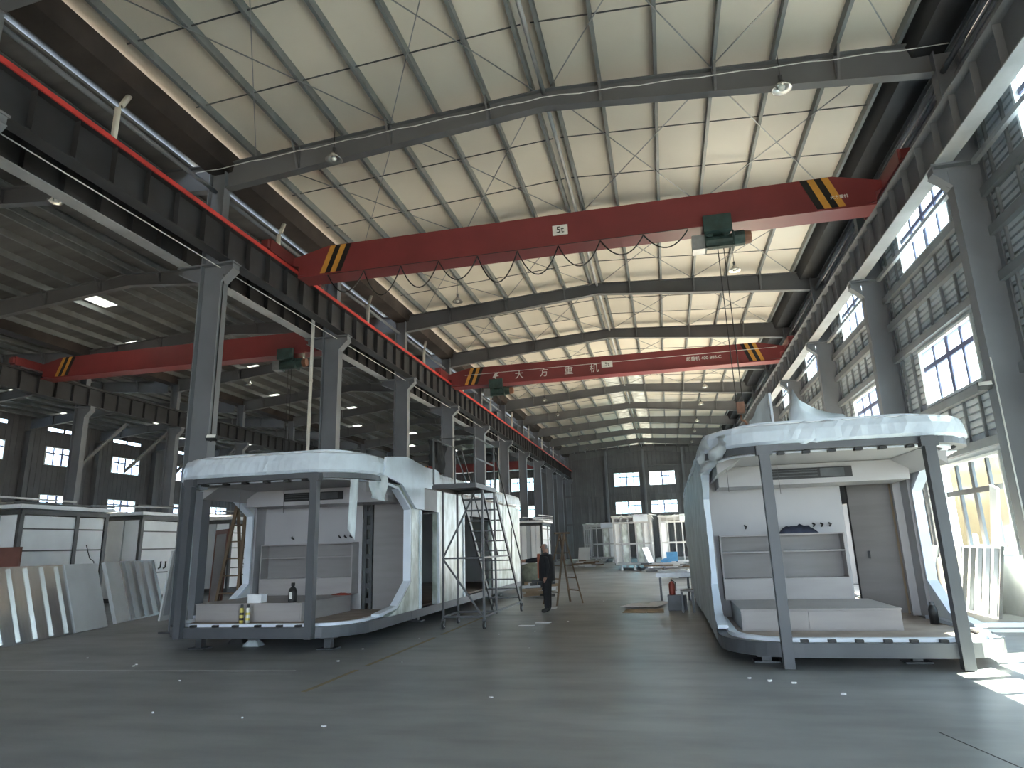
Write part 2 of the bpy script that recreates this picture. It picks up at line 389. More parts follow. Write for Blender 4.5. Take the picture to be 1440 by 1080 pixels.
# rainwater pipes in the valley
for i, k in enumerate(range(-1, 9)):
    y = FY(k)+2.55
    if k == -1: y = 9.7
    o = MB().tube([(-10.28, y, 9.5), (-10.28, y+.02, 10.55), (-10.28, y+.1, 10.68), (-10.30, y+.27, 11.03)], .06, 10).build('drain_pipe', 'pvc', None, True)
    tag(o, f'cream plastic drain pipe with elbow beneath the valley gutter, {nth(i)}', 'pipe', 'valley drain pipes')
for i, (x, y, lab) in enumerate(((-10.78, 18.6, 'tall pale drain pipe beside the second left column'), (-10.75, 43.4, 'pale drain pipe by the far left columns'))):
    o = MB().tube([(x, y, 0), (x, y, 10.9)], .055, 10); 
    for z in (2.5, 4.6, 6.9): o.tube([(x, y, z), (x, y, z+.08)], .07, 10)
    tag(o.build('drain_pipe', 'pvc', None, True), lab, 'pipe', 'tall drain pipes')
# ------------------------------------------------------------------ walls and windows
def ribbed_x(y0, y1, z0, z1, per=.15, depth=.055):
    """sheet in the plane x=0 facing -x, horizontal ribs: proud flats with recessed joints"""
    b = MB(); prof = []; z = z0
    while z < z1-1e-4:
        e = min(z+per, z1); g = min(.05, (e-z)*.4)
        prof += [(0, z), (0, e-g), (depth, e-g*.9), (depth, e-g*.1)]; z = e
    prof.append((0, z1)); n = len(prof); vs = []
    for x, zz in prof: vs += [(x, y0, zz), (x, y1, zz)]
    fs = [(2*i, 2*i+1, 2*i+3, 2*i+2) for i in range(n-1)]
    k = len(vs); vs += [(.06, y0, z0), (.06, y1, z0), (.06, y0, z1), (.06, y1, z1)]; fs += [(k, k+2, k+3, k+1)]
    return b.add(vs, fs)
WY0, WY1 = 1.55, 4.55               # window span inside a bay
ROWS = [(1.15, 3.13), (4.55, 5.97), (8.0, 9.37)]
wr = empty('wall_right', (XR, 0, 0)); tag(wr, 'tall right wall of horizontal ribbed sheet with three rows of windows', None, None, 'structure')
DOORS, DY0, DY1, DZ = (1, 2, 3, 4, 5), .5, 5.5, 4.3  # unseen doorways, added to bring daylight to the far floor
PM = {}
def panel(key, *a):
    if key not in PM: PM[key] = ribbed_x(*a).mesh('wall_panel', 'wall_sheet')
    return PM[key]
for k in range(KN, KF):
    y = FY(k)
    if k in DOORS:
        for ya, yb_ in ((0, DY0), (DY1, BAY)):
            box('plinth', 'plaster', wr, 0, y+ya, 0, .12, y+yb_, 1.0); link('wall_panel', panel(('d', ya), ya, yb_, 1.0, DZ), wr, (0, y, 0))
        link('wall_panel', panel('dt', 0, BAY, DZ, ROWS[1][0]), wr, (0, y, 0)); z = ROWS[1][0]
    else:
        box('plinth', 'plaster', wr, 0, y, 0, .12, y+BAY, 1.0); z = 1.0
    for ri, (a, b) in enumerate(ROWS):
        if k in DOORS and ri == 0: continue
        if a > z: link('wall_panel', panel(('f', ri), 0, BAY, z, a), wr, (0, y, 0))
        link('wall_panel', panel(('l', ri), 0, WY0, a, b), wr, (0, y, 0)); link('wall_panel', panel(('r', ri), WY1, BAY, a, b), wr, (0, y, 0))
        z = b
    link('wall_panel', panel('top', 0, BAY, z, 11.75), wr, (0, y, 0))
for z in (4.40, 6.14, 7.05, 7.84, 9.54, 10.4):
    box('girt', 'girt', wr, -.13, YA, z-.09, -.005, YB, z+.09)
for ya, yb_ in ((YA, FY(DOORS[0])), (FY(DOORS[-1]+1), YB)): box('girt', 'girt', wr, -.13, ya, 3.23, -.005, yb_, 3.41)
for i, k in enumerate(DOORS):
    o = empty(f'door_{i+1}', (XR, FY(k), 0)); tag(o, f'assumed open vehicle doorway added for daylight in the right wall behind the right pod, {nth(i)}', None, None, 'structure')
    box('door_jamb', 'column', o, -.02, DY0, 0, .14, DY0+.1, DZ); box('door_jamb', 'column', o, -.02, DY1-.1, 0, .14, DY1, DZ); box('door_head', 'column', o, -.02, DY0+.1, DZ-.1, .14, DY1-.1, DZ)
    MB().tube([(.35, DY0, DZ+.1), (.35, DY1, DZ+.1)], .2, 14).build('rolled_shutter', 'pale_steel', o, True)
for k in range(-1, 5):
    y = FY(k)
    for (a, b) in ((3.42, 4.3), (6.24, 6.95), (7.15, 7.74), (9.64, 10.3)):
        if k in DOORS and a < 4: continue
        for i in range(8):
            yy = y+.38+i*.75; box('wall_stud', 'girt', wr, -.055, yy-.025, a, -.003, yy+.025, b)
    for (a, b) in ((1.02, 3.22), (4.5, 6.04), (7.94, 9.44)):
        if k in DOORS and a < 4: continue
        for yy in (y+.4, y+1.05, y+4.95, y+5.6): box('wall_stud', 'girt', wr, -.055, yy-.025, a, -.003, yy+.025, b)
WN = 0
WMESH = {}
def window(x, y, z0, z1, wd, axis, label, pane='pane', detail=True, frame='white_frame', facing=-1, bars='mullion'):
    """axis 'x': window lies in a plane of constant x, width along y; axis 'y': width along x. The room is on the 'facing' side"""
    global WN
    WN += 1
    o = empty(f'window_{WN}', (x, y, z0)); o['kind'] = 'structure'; o['label'] = label
    if axis == 'y': o.rotation_euler.z = math.pi/2*(1 if facing < 0 else -1)
    elif facing > 0: o.rotation_euler.z = math.pi
    h = z1-z0; key = (round(h, 2), wd, pane, bars); q = wd/2
    if key not in WMESH:
        f = MB(); f.box(-.10, -q, 0, .10, -q+.06, h); f.box(-.10, q-.06, 0, .10, q, h); f.box(-.10, -q+.06, 0, .10, q-.06, .06); f.box(-.10, -q+.06, h-.06, .10, q-.06, h)
        mz = h*.66; mv = []
        for j in (-1, 0, 1): t = .075 if j == 0 else .042; mv.append(MB().box(-.03, j*wd/4-t, .06, .03, j*wd/4+t, h-.06).mesh('mullion', bars))
        mv.append(MB().box(-.032, -q+.06, mz-.055, .032, q-.06, mz+.055).mesh('transom', bars))
        pn = []
        for j in range(4):
            for (a, b) in ((.06, mz), (mz, h-.06)):
                pn.append(MB().box(-.004, -q+j*wd/4+.02, a, .004, -q+(j+1)*wd/4-.02, b).mesh('pane', pane))
        WMESH[key] = (f.mesh('window_frame', frame), mv, pn)
    fr, mv, pn = WMESH[key]
    link('window_frame', fr, o)
    for j, m_ in enumerate(mv): link('mullion' if j < 3 else 'transom', m_, o)
    for m_ in pn: link('pane', m_, o)
    return o
for k in range(KN, KF):
    for ri, (a, b) in enumerate(ROWS):
        if k in DOORS and ri == 0: continue
        window(XR+.06, FY(k)+(WY0+WY1)/2, a, b, WY1-WY0, 'x', f'{("ground-level", "middle-row", "top-row")[ri]} four-light window of the right wall, bay {nth(k-KN)}', bars='dark_steel' if ri == 0 else 'mullion', pane='pane' if ri == 0 else 'pane_frost')
# generic wall from cells with openings
def cells(us, holes, z0, z1):
    """strips between sorted openings; holes: list of (u0,u1,a,b). returns solid rects (u0,u1,z0,z1)"""
    cuts = sorted(set([us[0], us[1]] + [h[0] for h in holes] + [h[1] for h in holes])); out = []
    for u0, u1 in zip(cuts[:-1], cuts[1:]):
        hs = sorted([(h[2], h[3]) for h in holes if h[0] <= u0+1e-6 and h[1] >= u1-1e-6]); z = z0
        for a, b in hs:
            if a > z: out.append((u0, u1, z, a))
            z = b
        out.append((u0, u1, z, z1))
    return out
def vribs(u0, u1, z0, z1, axis, facing, m):
    b = MB(); n = max(1, int((u1-u0)/.4)); prof = []
    for i in range(n):
        a = u0+(u1-u0)*i/n; e = u0+(u1-u0)*(i+1)/n; g = .06
        prof += [(a, 0), (e-g, 0), (e-g*.7, .03), (e-g*.3, .03)]
    prof.append((u1, 0)); vs = []
    for u, d in prof:
        p = lambda z: (u, -facing*-d, z) if axis == 'y' else (-facing*-d, u, z)
        vs += [p(z0), p(z1)]
    return b.add(vs, [(2*i, 2*i+2, 2*i+3, 2*i+1) for i in range(len(prof)-1)])
# far end wall
wb = empty('wall_back', (0, YB, 0)); tag(wb, 'dark ribbed sheet wall closing the far end of the halls', None, None, 'structure')
EW = [(-5.22, -2.45), (-1.44, 1.3)]
ELX = [(-24.2, -21.4), (-20.6, -17.8), (-16.72, -13.95), (-40, -37.2), (-36, -33.2), (-32, -29.2)]
holes = [(a, b, z0, z1) for a, b in EW+ELX for z0, z1 in ((4.54, 5.86), (7.47, 8.95))]
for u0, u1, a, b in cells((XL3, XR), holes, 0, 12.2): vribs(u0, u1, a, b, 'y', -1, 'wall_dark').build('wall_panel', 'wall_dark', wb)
for i, (a, b) in enumerate(EW+ELX):
    for j, (z0, z1) in enumerate(((4.54, 5.86), (7.47, 8.95))):
        where = ('left of the gable post', 'right of the gable post')[i] if i < 2 else f'of an aisle end, position {i-1} from the post'
        window((a+b)/2, YB+.02, z0, z1, b-a, 'y', f'{("lower", "upper")[j]} window in the far end wall {where}', 'pane_teal' if i in (0, 3, 4) else 'pane', facing=-1)
for x in (-6.0, -1.95, 2.2, -18.5, -14): box('gable_post', 'column', wb, x-.12, -.35, 0, x+.12, -.05, 11.4)
for z in (3.6, 6.6, 9.6): box('girt', 'wall_dark', wb, XL3, -.12, z-.08, XR, -.035, z+.08)
# far left wall
wl = empty('wall_left', (XL3, 0, 0)); tag(wl, 'dark far left wall of ribbed sheet with small bright windows', None, None, 'structure')
lh = []
for k in range(0, KF):
    y = FY(k); lh += [(y+1.6, y+4.5, 8.25, 9.6), (y+1.6, y+4.5, 5.0, 6.15), (y+1.6, y+2.9, 10.75, 10.98), (y+3.1, y+4.5, 10.75, 10.98)]
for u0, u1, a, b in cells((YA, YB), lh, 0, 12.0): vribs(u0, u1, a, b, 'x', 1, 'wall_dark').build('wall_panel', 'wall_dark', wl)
for k in range(0, KF):
    y = FY(k)
    for j, (z0, z1) in enumerate(((5.0, 6.15), (8.25, 9.6))):
        window(XL3, y+3.05, z0, z1, 2.9, 'x', f'{("lower", "upper")[j]} window of the far left wall, bay {nth(k)}', facing=1)
    for a, b in ((1.6, 2.9), (3.1, 4.5)): box('pane', 'pane', wl, -.01, y+a, 10.75, 0, y+b, 10.98)
for k in range(0, KF+1): box('wall_post', 'beam', wl, .05, FY(k)-.15, 0, .5, FY(k)+.15, 10.4)
# near end of the two left aisles is closed, the main hall is open towards the yard
wf = empty('wall_front', (0, YA, 0)); tag(wf, 'sheet wall closing the near end of the left aisles', None, None, 'structure')
box('wall_panel', 'wall_dark', wf, XL3, -.1, 0, XL, 0, 12); box('gable_shade_panel', 'wall_dark', wf, XL, -.1, 5.6, XR, 0, 12)  # unseen gable panel, hung low to cut daylight on the near ceiling
# knee braces between columns of the far left row
for i, (k, d) in enumerate(((2, 1), (3, -1), (3, 1), (4, -1))):
    o = bar('column_brace', 'beam', None, (XC2, FY(k)+d*.2, 5.6 if i % 2 == 0 else 8.2), (XC2, FY(k)+d*2.9, 8.2 if i % 2 == 0 else 5.8), .12, .12)
    tag(o, f'diagonal steel brace in the far left column row, {nth(i)}', 'brace', 'column braces')
# ------------------------------------------------------------------ bridge cranes
def text_mesh(s, size, m, name, depth=.004):
    cu = bpy.data.curves.new(name, 'FONT'); cu.body = s; cu.size = size; cu.extrude = depth; cu.align_x = 'CENTER'; cu.align_y = 'CENTER'
    t = bpy.data.objects.new(name, cu); C.objects.link(t)
    dg = bpy.context.evaluated_depsgraph_get(); me = bpy.data.meshes.new_from_object(t.evaluated_get(dg))
    bpy.data.objects.remove(t); me.name = name; me.materials.clear(); me.materials.append(M[m]); return me
def lettering(s, size, m, parent, x, y, z, name='lettering'):
    o = link(name, text_mesh(s, size, m, name), parent, (x, y, z)); o.rotation_euler = (math.pi/2, 0, 0); return o
def crane(xa, xb, y, label, name='bridge_crane', zb=9.14, h=.86, dim=False, truck=1.35):
    cx = (xa+xb)/2; o = empty(name, (cx, y, zb)); L = (xb-xa)/2; wd = .22
    # girder with tapered ends
    t = 1.0
    poly = [(-L+.12, .40), (-L+.3, .33), (-L+.3, .08), (-L+t, 0), (L-t, 0), (L-.3, .08), (L-.3, .33), (L-.12, .40), (L-.12, .60), (L-t-.2, h), (-L+t+.2, h), (-L+.12, .60)]
    g = MB().prism(poly, 'y', -wd, wd).build('girder', 'crane_red', o)
    MB().box(-L+.35, -wd-.1, -.05, L-.35, wd+.1, 0).build('lower_flange', 'crane_red', o)
    for s in (-1, 1):
        # stripes on the web, slanted
        for j in range(4):
            x0 = s*(L-1.60) + s*j*.16
            sh = .32*s
            MB().prism([(x0-s*sh*0, .012), (x0+.16*s, .012), (x0+.16*s-sh, h-.012), (x0-sh, h-.012)], 'y', -wd-.006, -wd).build('warning_stripe', 'black' if j % 2 == 0 else 'yellow', o)
        e = MB(); e.box(s*L-.13, -truck, .36, s*L+.13, truck, .70)
        et = e.build('end_truck', 'crane_red', o)
        for yy in (-truck+.25, truck-.25):
            w_ = MB().tube([(s*L-.06, yy, .435), (s*L+.06, yy, .435)], .12, 14).build('wheel', 'dark_steel', et)
        for yy in (-truck-.1, truck): MB().box(s*L-.1, yy, .42, s*L+.1, yy+.1, .64).build('buffer', 'crane_red', et)
    tag(o, label, 'crane', 'bridge cranes'); return o, g, L, h, wd
ZB = 9.14
c1, g1, L1, H1, WD1 = crane(-9.9, 5.74, 15.85, 'red bridge crane girder nearest the camera with 5t plate')
def plate(parent, x, y, z, wd, hh, s, size):
    p = MB().box(-wd/2, -.012, -hh/2, wd/2, 0, hh/2).build('capacity_plate', 'sign_white', parent, loc=(x, y, z)); lettering(s, size, 'black', p, 0, -.016, 0)
plate(c1, 0.0, -WD1-.001, .40, .40, .28, '5t', .25)
lettering('大方重机', .1, 'sign_white', c1, L1-1.1, -WD1-.012, .30)
c2, g2, L2, H2, WD2 = crane(-9.9, 5.74, 29.8, 'red bridge crane with white lettering, farther down the main hall')
plate(c2, 0.0, -WD2-.001, .46, .50, .30, '5t', .26)
for i, ch in enumerate('大方重机'): lettering(ch, .44, 'sign_white', c2, -4.15+i*1.18, -WD2-.012, .30)
lg = MB(); lg.prism([(-.16, -.05), (-.02, .18), (.18, .2), (.04, .06), (.16, .0), (0, -.02), (.04, -.2), (-.08, -.06)], 'y', -.006, 0); lg.build('logo', 'sign_white', c2, loc=(-5.3, -WD2-.006, .34))
lettering('起重机 400-888-C', .2, 'sign_white', c2, 4.3, -WD2-.012, .35)
MB().tube([(-L2+1, -WD2-.05, .5), (L2-.4, -WD2-.05, .56)], .012, 6).build('conductor_wire', 'white_wire', c2)
c3, g3, L3, H3, WD3 = crane(XC2+.6, -11.05, 22.4, 'dull red bridge crane in the dim left aisle')
c4, g4, L4, H4, WD4 = crane(XC2+.6, -11.05, 66.0, 'red bridge crane at the far end of the left aisle')
def hoist(x, y, z, label, drop, hookz=None):
    o = empty('electric_hoist', (x, y, z))
    b = MB(); b.box(-.33, -.45, -.14, .33, -.335, .28); b.box(-.33, .335, -.14, .33, .45, .28)
    for xx in (-.2, .2):
        for yy in (-.28, .18): b.tube([(xx, yy, -.13), (xx, yy+.1, -.13)], .09, 10)
    b.box(-.3, -.335, -.14, .3, .335, -.08); b.build('trolley', 'hoist_green', o)
    b = MB(); b.tube([(-.28, -.1, -.30), (.34, -.1, -.30)], .17, 16); b.box(-.3, -.29, -.13, .36, -.27, -.10); b.box(-.3, -.29, -.50, .36, -.27, -.46)
    b.box(-.31, -.29, -.50, -.28, .1, -.10); b.box(.34, -.29, -.50, .37, .1, -.10); b.build('drum', 'hoist_green', o, False)
    MB().box(-.62, -.26, -.50, -.32, .08, -.12).build('control_box', 'tube_steel', o)
    MB().tube([(.38, -.1, -.26), (.62, -.1, -.26)], .19, 16).build('motor', 'hoist_green', o, False)
    MB().tube([(.62, -.1, -.26), (.78, -.1, -.26)], [.17, .15], 16).build('motor_cap', 'brown_cap', o, False)
    for xx in (-.02, .12): MB().tube([(xx, -.1, -.48), (xx+.03, -.1, -drop)], .011, 6).build('hoist_rope', 'cable', o)
    if hookz:
        hk = MB().box(0, -.17, -drop-.26, .17, -.03, -drop).build('hook_block', 'brown_cap', o)
        pts = [(.08, -.1, -drop-.3), (.08, -.1, -drop-.42)] + [(.08+.1*math.sin(a)-.0, -.1, -drop-.52+.1*math.cos(a)) for a in [i*.5 for i in range(1, 9)]]
        MB().tube(pts, .03, 8).build('hook', 'brown_cap', hk, True)
    return tag(o, label, 'hoist', 'crane hoists')
hoist(1.80, 15.85, ZB-.12, 'green electric hoist hanging beneath the nearest red crane', 4.35, True)
hoist(-7.35, 29.8, ZB-.12, 'dark green electric hoist under the lettered crane', 1.2)
hoist(-13.9, 22.4, ZB-.12, 'dark electric hoist under the dull red crane of the left aisle', 3.8, True)
# festoon cable of the nearest crane
def festoon(xa, xb, y, z, n, label, sag=.75):
    o = empty('festoon_cable', (xa, y, z)); 
    MB().tube([(0, 0, .03), (xb-xa, 0, .03)], .008, 6).build('guide_wire', 'cable', o)
    d = (xb-xa)/n
    for i in range(n):
        s_ = sag*(.75+.4*((i*37) % 10)/10)*(1.0 if i < n-2 else .55)
        pts = [(i*d+d*j/12, 0, -s_*(1-(2*j/12-1)**2)) for j in range(13)]
        MB().tube(pts, .017, 6).build('cable_loop', 'cable', o, True)
    return tag(o, label, 'cable', 'crane festoon cables')
festoon(-8.6, 1.1, 15.5, ZB-.10, 9, 'black festoon cable looping beneath the nearest red crane')
# ------------------------------------------------------------------ high-bay lamps
LM = {}
LM['shade'] = MB().lathe([(.03, .20), (.06, .18), (.10, .12), (.21, .0), (.20, -.01), (.09, .10), (.05, .12)], n=18).mesh('lamp_shade', 'lamp_metal', True)
LM['cap'] = MB().lathe([(.04, .18), (.045, .32), (.02, .34)], n=12).mesh('lamp_cap', 'dark_steel')
LM['bulb'] = MB().lathe([(.03, .10), (.07, .04), (.06, -.01), (.02, -.03)], n=12).mesh('bulb', 'sign_white', True)
def lamp(x, y, z, top, label):
    o = empty('high_bay_lamp', (x, y, z)); link('lamp_shade', LM['shade'], o); link('lamp_cap', LM['cap'], o); link('bulb', LM['bulb'], o)
    MB().tube([(0, 0, .33), (0, 0, top-z)], .008, 6).build('cord', 'cable', o)
    return tag(o, label, 'lamp', 'high bay lamps')
LP = [(-7.1, 12.85, 10.75, 'beneath the nearest roof beam, left side'), (3.07, 12.85, 10.65, 'beneath the nearest roof beam, right side'),
      (-7.1, 22.7, 10.72, 'above the lettered crane, left side'), (3.05, 22.7, 10.72, 'above the lettered crane, right side')]
for i in range(6):
    yy = 34.5+6*i+(i % 2)*.6
    LP.append((3.0, yy, 10.7, f'down the right of the main hall, {nth(i)}')); LP.append((-7.1, yy+.3, 10.7, f'down the left of the main hall, {nth(i)}'))
for i, (x, y) in enumerate(((-14.9, 12.6), (-14.5, 19.2), (-22.0, 31.5), (-14.5, 31.0))): LP.append((x, y, 10.72, f'in the dim left aisle, {nth(i)}'))
for x, y, z, lb in LP:
    xg = XG if x > XL else XG2
    lamp(x, y, z, roof_z(abs(x-xg))-.05, 'round metal high-bay lamp '+lb)
# wire strung along the nearest roof beam
pts = [(-11.0+i*17.2/40, 12.75, roof_z(abs(-11.0+i*17.2/40-XG))-.60+.02*math.sin(i*2.1)+.10*(abs(-11.0+i*17.2/40-XG)/8)) for i in range(41)]
cable('beam_wire', pts, .011, 'white_wire', 'thin white wire strung along the nearest main roof beam')
# ridge tubes between the roof beams
for i, k in enumerate(range(-1, KF)):
    tag(MB().tube([(XG+.02, FY(k)+.03, 11.68), (XG+.02, FY(k+1)-.03, 11.68)], .05, 8).build('ridge_tube', 'pale_steel', None, True), f'pale tube under the main roof ridge, bay {nth(i)}', 'tube', 'ridge tubes')
# ------------------------------------------------------------------ capsule pods
def uplan(w_, r, yb, n=10):
    """plan path of a rounded front, from the right rear round the front to the left rear (inside lies to the left)"""
    p = [(-w_, yb)]
    for i in range(n+1): a = math.pi + math.pi/2*i/n; p.append((-w_+r+r*math.cos(a), r+r*math.sin(a)))
    for i in range(n+1): a = 1.5*math.pi + math.pi/2*i/n; p.append((w_-r+r*math.cos(a), r+r*math.sin(a)))
    p.append((w_, yb)); return p
def densify(path, d=.12):
    out = []
    for a, b in zip(path[:-1], path[1:]):
        n = max(1, int((Vector(b)-Vector(a)).length/d))
        for i in range(n): out.append((a[0]+(b[0]-a[0])*i/n, a[1]+(b[1]-a[1])*i/n))
    return out+[path[-1]]
WL, RC = 1.90, .95
def pod(cx, fy, dz, L, label, side_l, side_r, wall_l, wall_r, film_m, fas_h=.36, seed=1, post=1.02, W=1.75, foot=.0):
    """side_*: list of (y0,y1) solid wall stretches behind the octagonal front opening; dz lifts the pod"""
    rnd = random.Random(seed)
    o = empty('capsule_pod', (cx, fy, 0)); z0 = .30+dz; z1 = 2.72+dz
    path = uplan(W, RC, L); ring = uplan(W, RC, 2.75)
    MB().ribbon(ring, .13, z0-.17, z0).build('base_ring', 'pod_dark', o)
    MB().ribbon(ring, .12, z1+.01, z1+.10).build('top_ring', 'pod_dark', o)
    inner = offset(uplan(W, RC, 2.75, 12), .135)
    MB().ribbon(inner, .11, z0-.06, z0+.045).build('sill_trim', 'pod_trim', o)
    MB().ribbon(offset(inner, .05), .10, z1+.0, z1+.05).build('head_trim', 'pod_trim', o)
    for s in (-1, 1): box('sill_beam', 'pod_dark', o, s*(W-.13), 2.76, z0-.17, s*W, L, z0-.01)
    # deck
    dk = offset(path, .26); MB().prism(dk, 'z', z0-.10, z0).build('deck', 'deck', o)
    for x in (-1.1, 1.1): box('chassis_beam', 'dark_steel', o, x-.06, .5, z0-.20, x+.06, L-.3, z0-.102)
    for y in (1.2, 4.6, L-1.2): box('cross_beam', 'dark_steel', o, -1.55, y-.05, z0-.19, 1.55, y+.05, z0-.11)
    for x in (-1.2, .62, 1.28):
        for y in (.55, 4.6, L-1.2):
            if (x == .62) != (dz == 0) and x != -1.2: continue
            b = MB(); b.box(x-.16, y-.12, 0, x+.16, y+.12, .02); b.box(x-.06, y-.06, .02, x+.06, y+.06, z0-.2); b.box(x-.12, y-.09, z0-.23, x+.12, y+.09, z0-.20)
            b.build('stand', 'dark_steel', o)
    # front posts with flared head
    for s in (-1, 1):
        b = MB(); b.box(s*post-.065, -.075, z0-.17-foot, s*post+.065, .055, z1+.09); b.box(s*post-.10, -.078, z1-.04, s*post+.10, .058, z1+.085)
        b.build('post', 'pod_dark', o)
    for i in range(6):
        x = -post+.22+(2*post-.44)*i/5+.05*rnd.uniform(-1, 1)
        for zz in (z0+.0, z1-.03): box('clip', 'black', o, x-.045, .06, zz, x+.045, .17, zz+.035)
    # soffit, ceiling, air slot
    MB().prism(offset(path, .14), 'z', z1+.05, z1+.10).build('soffit', 'pod_inner', o)
    MB().prism([(-W+.2, z1-.18), (-W+.55, z1+.04), (-W+.2, z1+.04)], 'y', .95, 3.1).build('cove', 'pod_inner', o)
    MB().prism([(W-.2, z1-.18), (W-.55, z1+.04), (W-.2, z1+.04)], 'y', .95, 3.1).build('cove', 'pod_inner', o)
    MB().box(-W+.3, 2.2, z1-.28, W-.3, 3.1, z1+.04).build('bulkhead', 'pod_inner', o)
    v = MB().box(-.72, 2.18, z1-.20, .62, 2.2, z1-.03).build('air_vent', 'black', o)
    for zz in (z1-.16, z1-.11, z1-.07): MB().box(-.68, 2.165, zz, .1, 2.18, zz+.012).build('vent_slat', 'dark_steel', v)
    MB().box(.14, 2.165, z1-.18, .5, 2.18, z1-.05).build('vent_cover', 'dark_steel', v)
    # room back wall with doorway on the right
    dx0, dx1, dh = .62, 1.45, z0+2.22
    yb = 3.12
    for a in ((-W+.12, z0, dx0, z1), (dx0, dh, dx1, z1), (dx1, z0, W-.12, z1)):
        MB().box(a[0], yb, a[1], a[2], yb+.1, a[3]).build('back_wall', 'pod_inner', o)
    for x, n_ in ((-1.02, 1), (.1, 3)):
        for i in range(n_): MB().tube([(x+i*.13, yb-.05, z0+1.52), (x+i*.13+.02, yb-.10, z0+1.50), (x+i*.13+.02, yb-.0, z0+1.47)], .016, 6).build('wire_stub', 'cable', o)
    MB().tube([(-1.35, 1.6, z1), (-1.35, 1.62, z1-.4)], .004, 5).build('hanging_wire', 'cable', o)
    MB().tube([(-.55, 1.9, z1), (-.54, 1.9, z1-.45)], .004, 5).build('hanging_wire', 'cable', o)
    # side walls: octagonal front opening, then the listed stretches
    def side(s, stretches, m):
        xo, xi = s*W, s*(W-.12)
        f = 2.72
        pf = [(1.55, z0-.01), (2.05, z0+.10), (f, z0+.55), (f, z1-.42), (2.05, z1-.02), (1.3, z1+.06), (f+.55, z1+.06), (f+.55, z0-.01)]
        MB().prism(pf, 'x', xi, xo).build('side_wall', m, o)
        tr = [(1.2, z0+.06), (2.02, z0+.13), (f-.03, z0+.56), (f-.03, z1-.43), (2.02, z1-.05), (1.1, z1+.02)]
        b = MB()
        for (ya, za), (yc, zc) in zip(tr[:-1], tr[1:]): b.bar((xi-s*.02, ya, za), (xi-s*.02, yc, zc), .22, .06, (1, 0, 0)) if False else b.bar(((xi+xo)/2-s*.02, ya, za), ((xi+xo)/2-s*.02, yc, zc), .15, .05, (0, -zc+za+1e-4, yc-ya))
        b.build('window_trim', 'pod_trim', o)
        MB().box(xi-s*.06, f+.05, z0, xi, yb, z1).build('inner_wall', 'pod_inner', o)
        for (ya, yc, full) in stretches:
            if full: MB().box(xi, ya, z0-.01, xo, yc, z1+.05).build('side_wall', m, o)
            else: MB().box(xi, ya, z1-.42, xo, yc, z1+.05).build('door_head', 'dark_steel', o)
    side(-1, side_l, wall_l); side(1, side_r, wall_r)
    MB().box(-W+.13, L-.1, z0, W-.13, L, z1).build('rear_wall', 'panel_white', o)
    # roof: wrapped fascia and cap
    dp = densify(path, .08); prof = [(-.01, .0), (.012, .02), (.035, .14), (.015, .62), (-.03, .90), (-.15, 1.03)]
    vs = []; nP = len(prof)
    for i, p in enumerate(dp):
        a = Vector(dp[max(i-1, 0)]); b_ = Vector(dp[min(i+1, len(dp)-1)]); d = (b_-a).normalized(); nx, ny = d.y, -d.x
        for j, (out, t) in enumerate(prof):
            jit = .008*math.sin(i*.35+j*1.3+seed)+.011*rnd.uniform(-1, 1)
            q = out + (jit if 0 < j else 0); hz = z1+.10+fas_h*t + (.012*rnd.uniform(-1, 1) if j > 3 else 0) - (.05*rnd.random() if (j == 0 and rnd.random() < .12) else 0)
            vs.append((p[0]+nx*q, p[1]+ny*q, hz))
    fs = [(i*nP+j, (i+1)*nP+j, (i+1)*nP+j+1, i*nP+j+1) for i in range(len(dp)-1) for j in range(nP-1)]
    MB().add(vs, fs).build('roof_wrap', film_m, o, False)
    MB().prism(offset(path, .11), 'z', z1+.10, z1+.10+fas_h).build('roof_core', 'panel_white', o)
    MB().prism(offset(path, .45), 'z', z1+.10+fas_h, z1+.18+fas_h).build('roof_cap', film_m, o)
    MB().box(-.9, 1.2, z1+.18+fas_h, .6, 1.9, z1+.24+fas_h).build('roof_sheet', 'film_white', o)
    return tag(o, label, 'capsule pod', 'finished capsule pods'), z0, z1, yb
LZ = .10
podL, lz0, lz1, lyb = pod(-7.0, 10.28, LZ, 13.2, 'white wrapped capsule pod at left, beside the mobile stair scaffold',
    [(3.27, 13.1, True)], [(3.27, 4.30, False), (4.30, 6.45, True), (6.45, 9.2, False), (9.2, 13.1, True)], 'panel_white', 'foil', 'film_white', .38, 3, 1.22, WL)
podR, rz0, rz1, ryb = pod(2.35, 9.38, 0, 11.6, 'white wrapped capsule pod at right, in front of the windowed wall',
    [(3.27, 11.5, True)], [(3.27, 4.2, False), (4.2, 5.2, True), (5.2, 8.0, False), (8.0, 11.5, True)], 'film_clear', 'panel_white', 'film_white', .30, 5, 1.0, 1.75, .12)
W = WL
def film_sheet(name, m, parent, corners, nu=10, nv=10, amp=.03, seed=0, thick=.006):
    """crumpled film: bilinear patch between four corners with small folds, given real thickness"""
    rnd = random.Random(seed); a, b, c_, d = [Vector(p) for p in corners]; n = (b-a).cross(d-a).normalized(); g = []
    for i in range(nu+1):
        for j in range(nv+1):
            u, v = i/nu, j/nv; p = a.lerp(b, u).lerp(d.lerp(c_, u), v)
            g.append(p + n*(amp*(math.sin(u*9+seed)*math.cos(v*7+seed*2))+amp*.6*rnd.uniform(-1, 1)))
    k = len(g); vs = g + [p + n*thick for p in g]; fs = []
    for i in range(nu):
        for j in range(nv):
            q = (i*(nv+1)+j, (i+1)*(nv+1)+j, (i+1)*(nv+1)+j+1, i*(nv+1)+j+1); fs.append(q); fs.append(tuple(x+k for x in reversed(q)))
    return MB().add(vs, fs).build(name, m, parent, True)
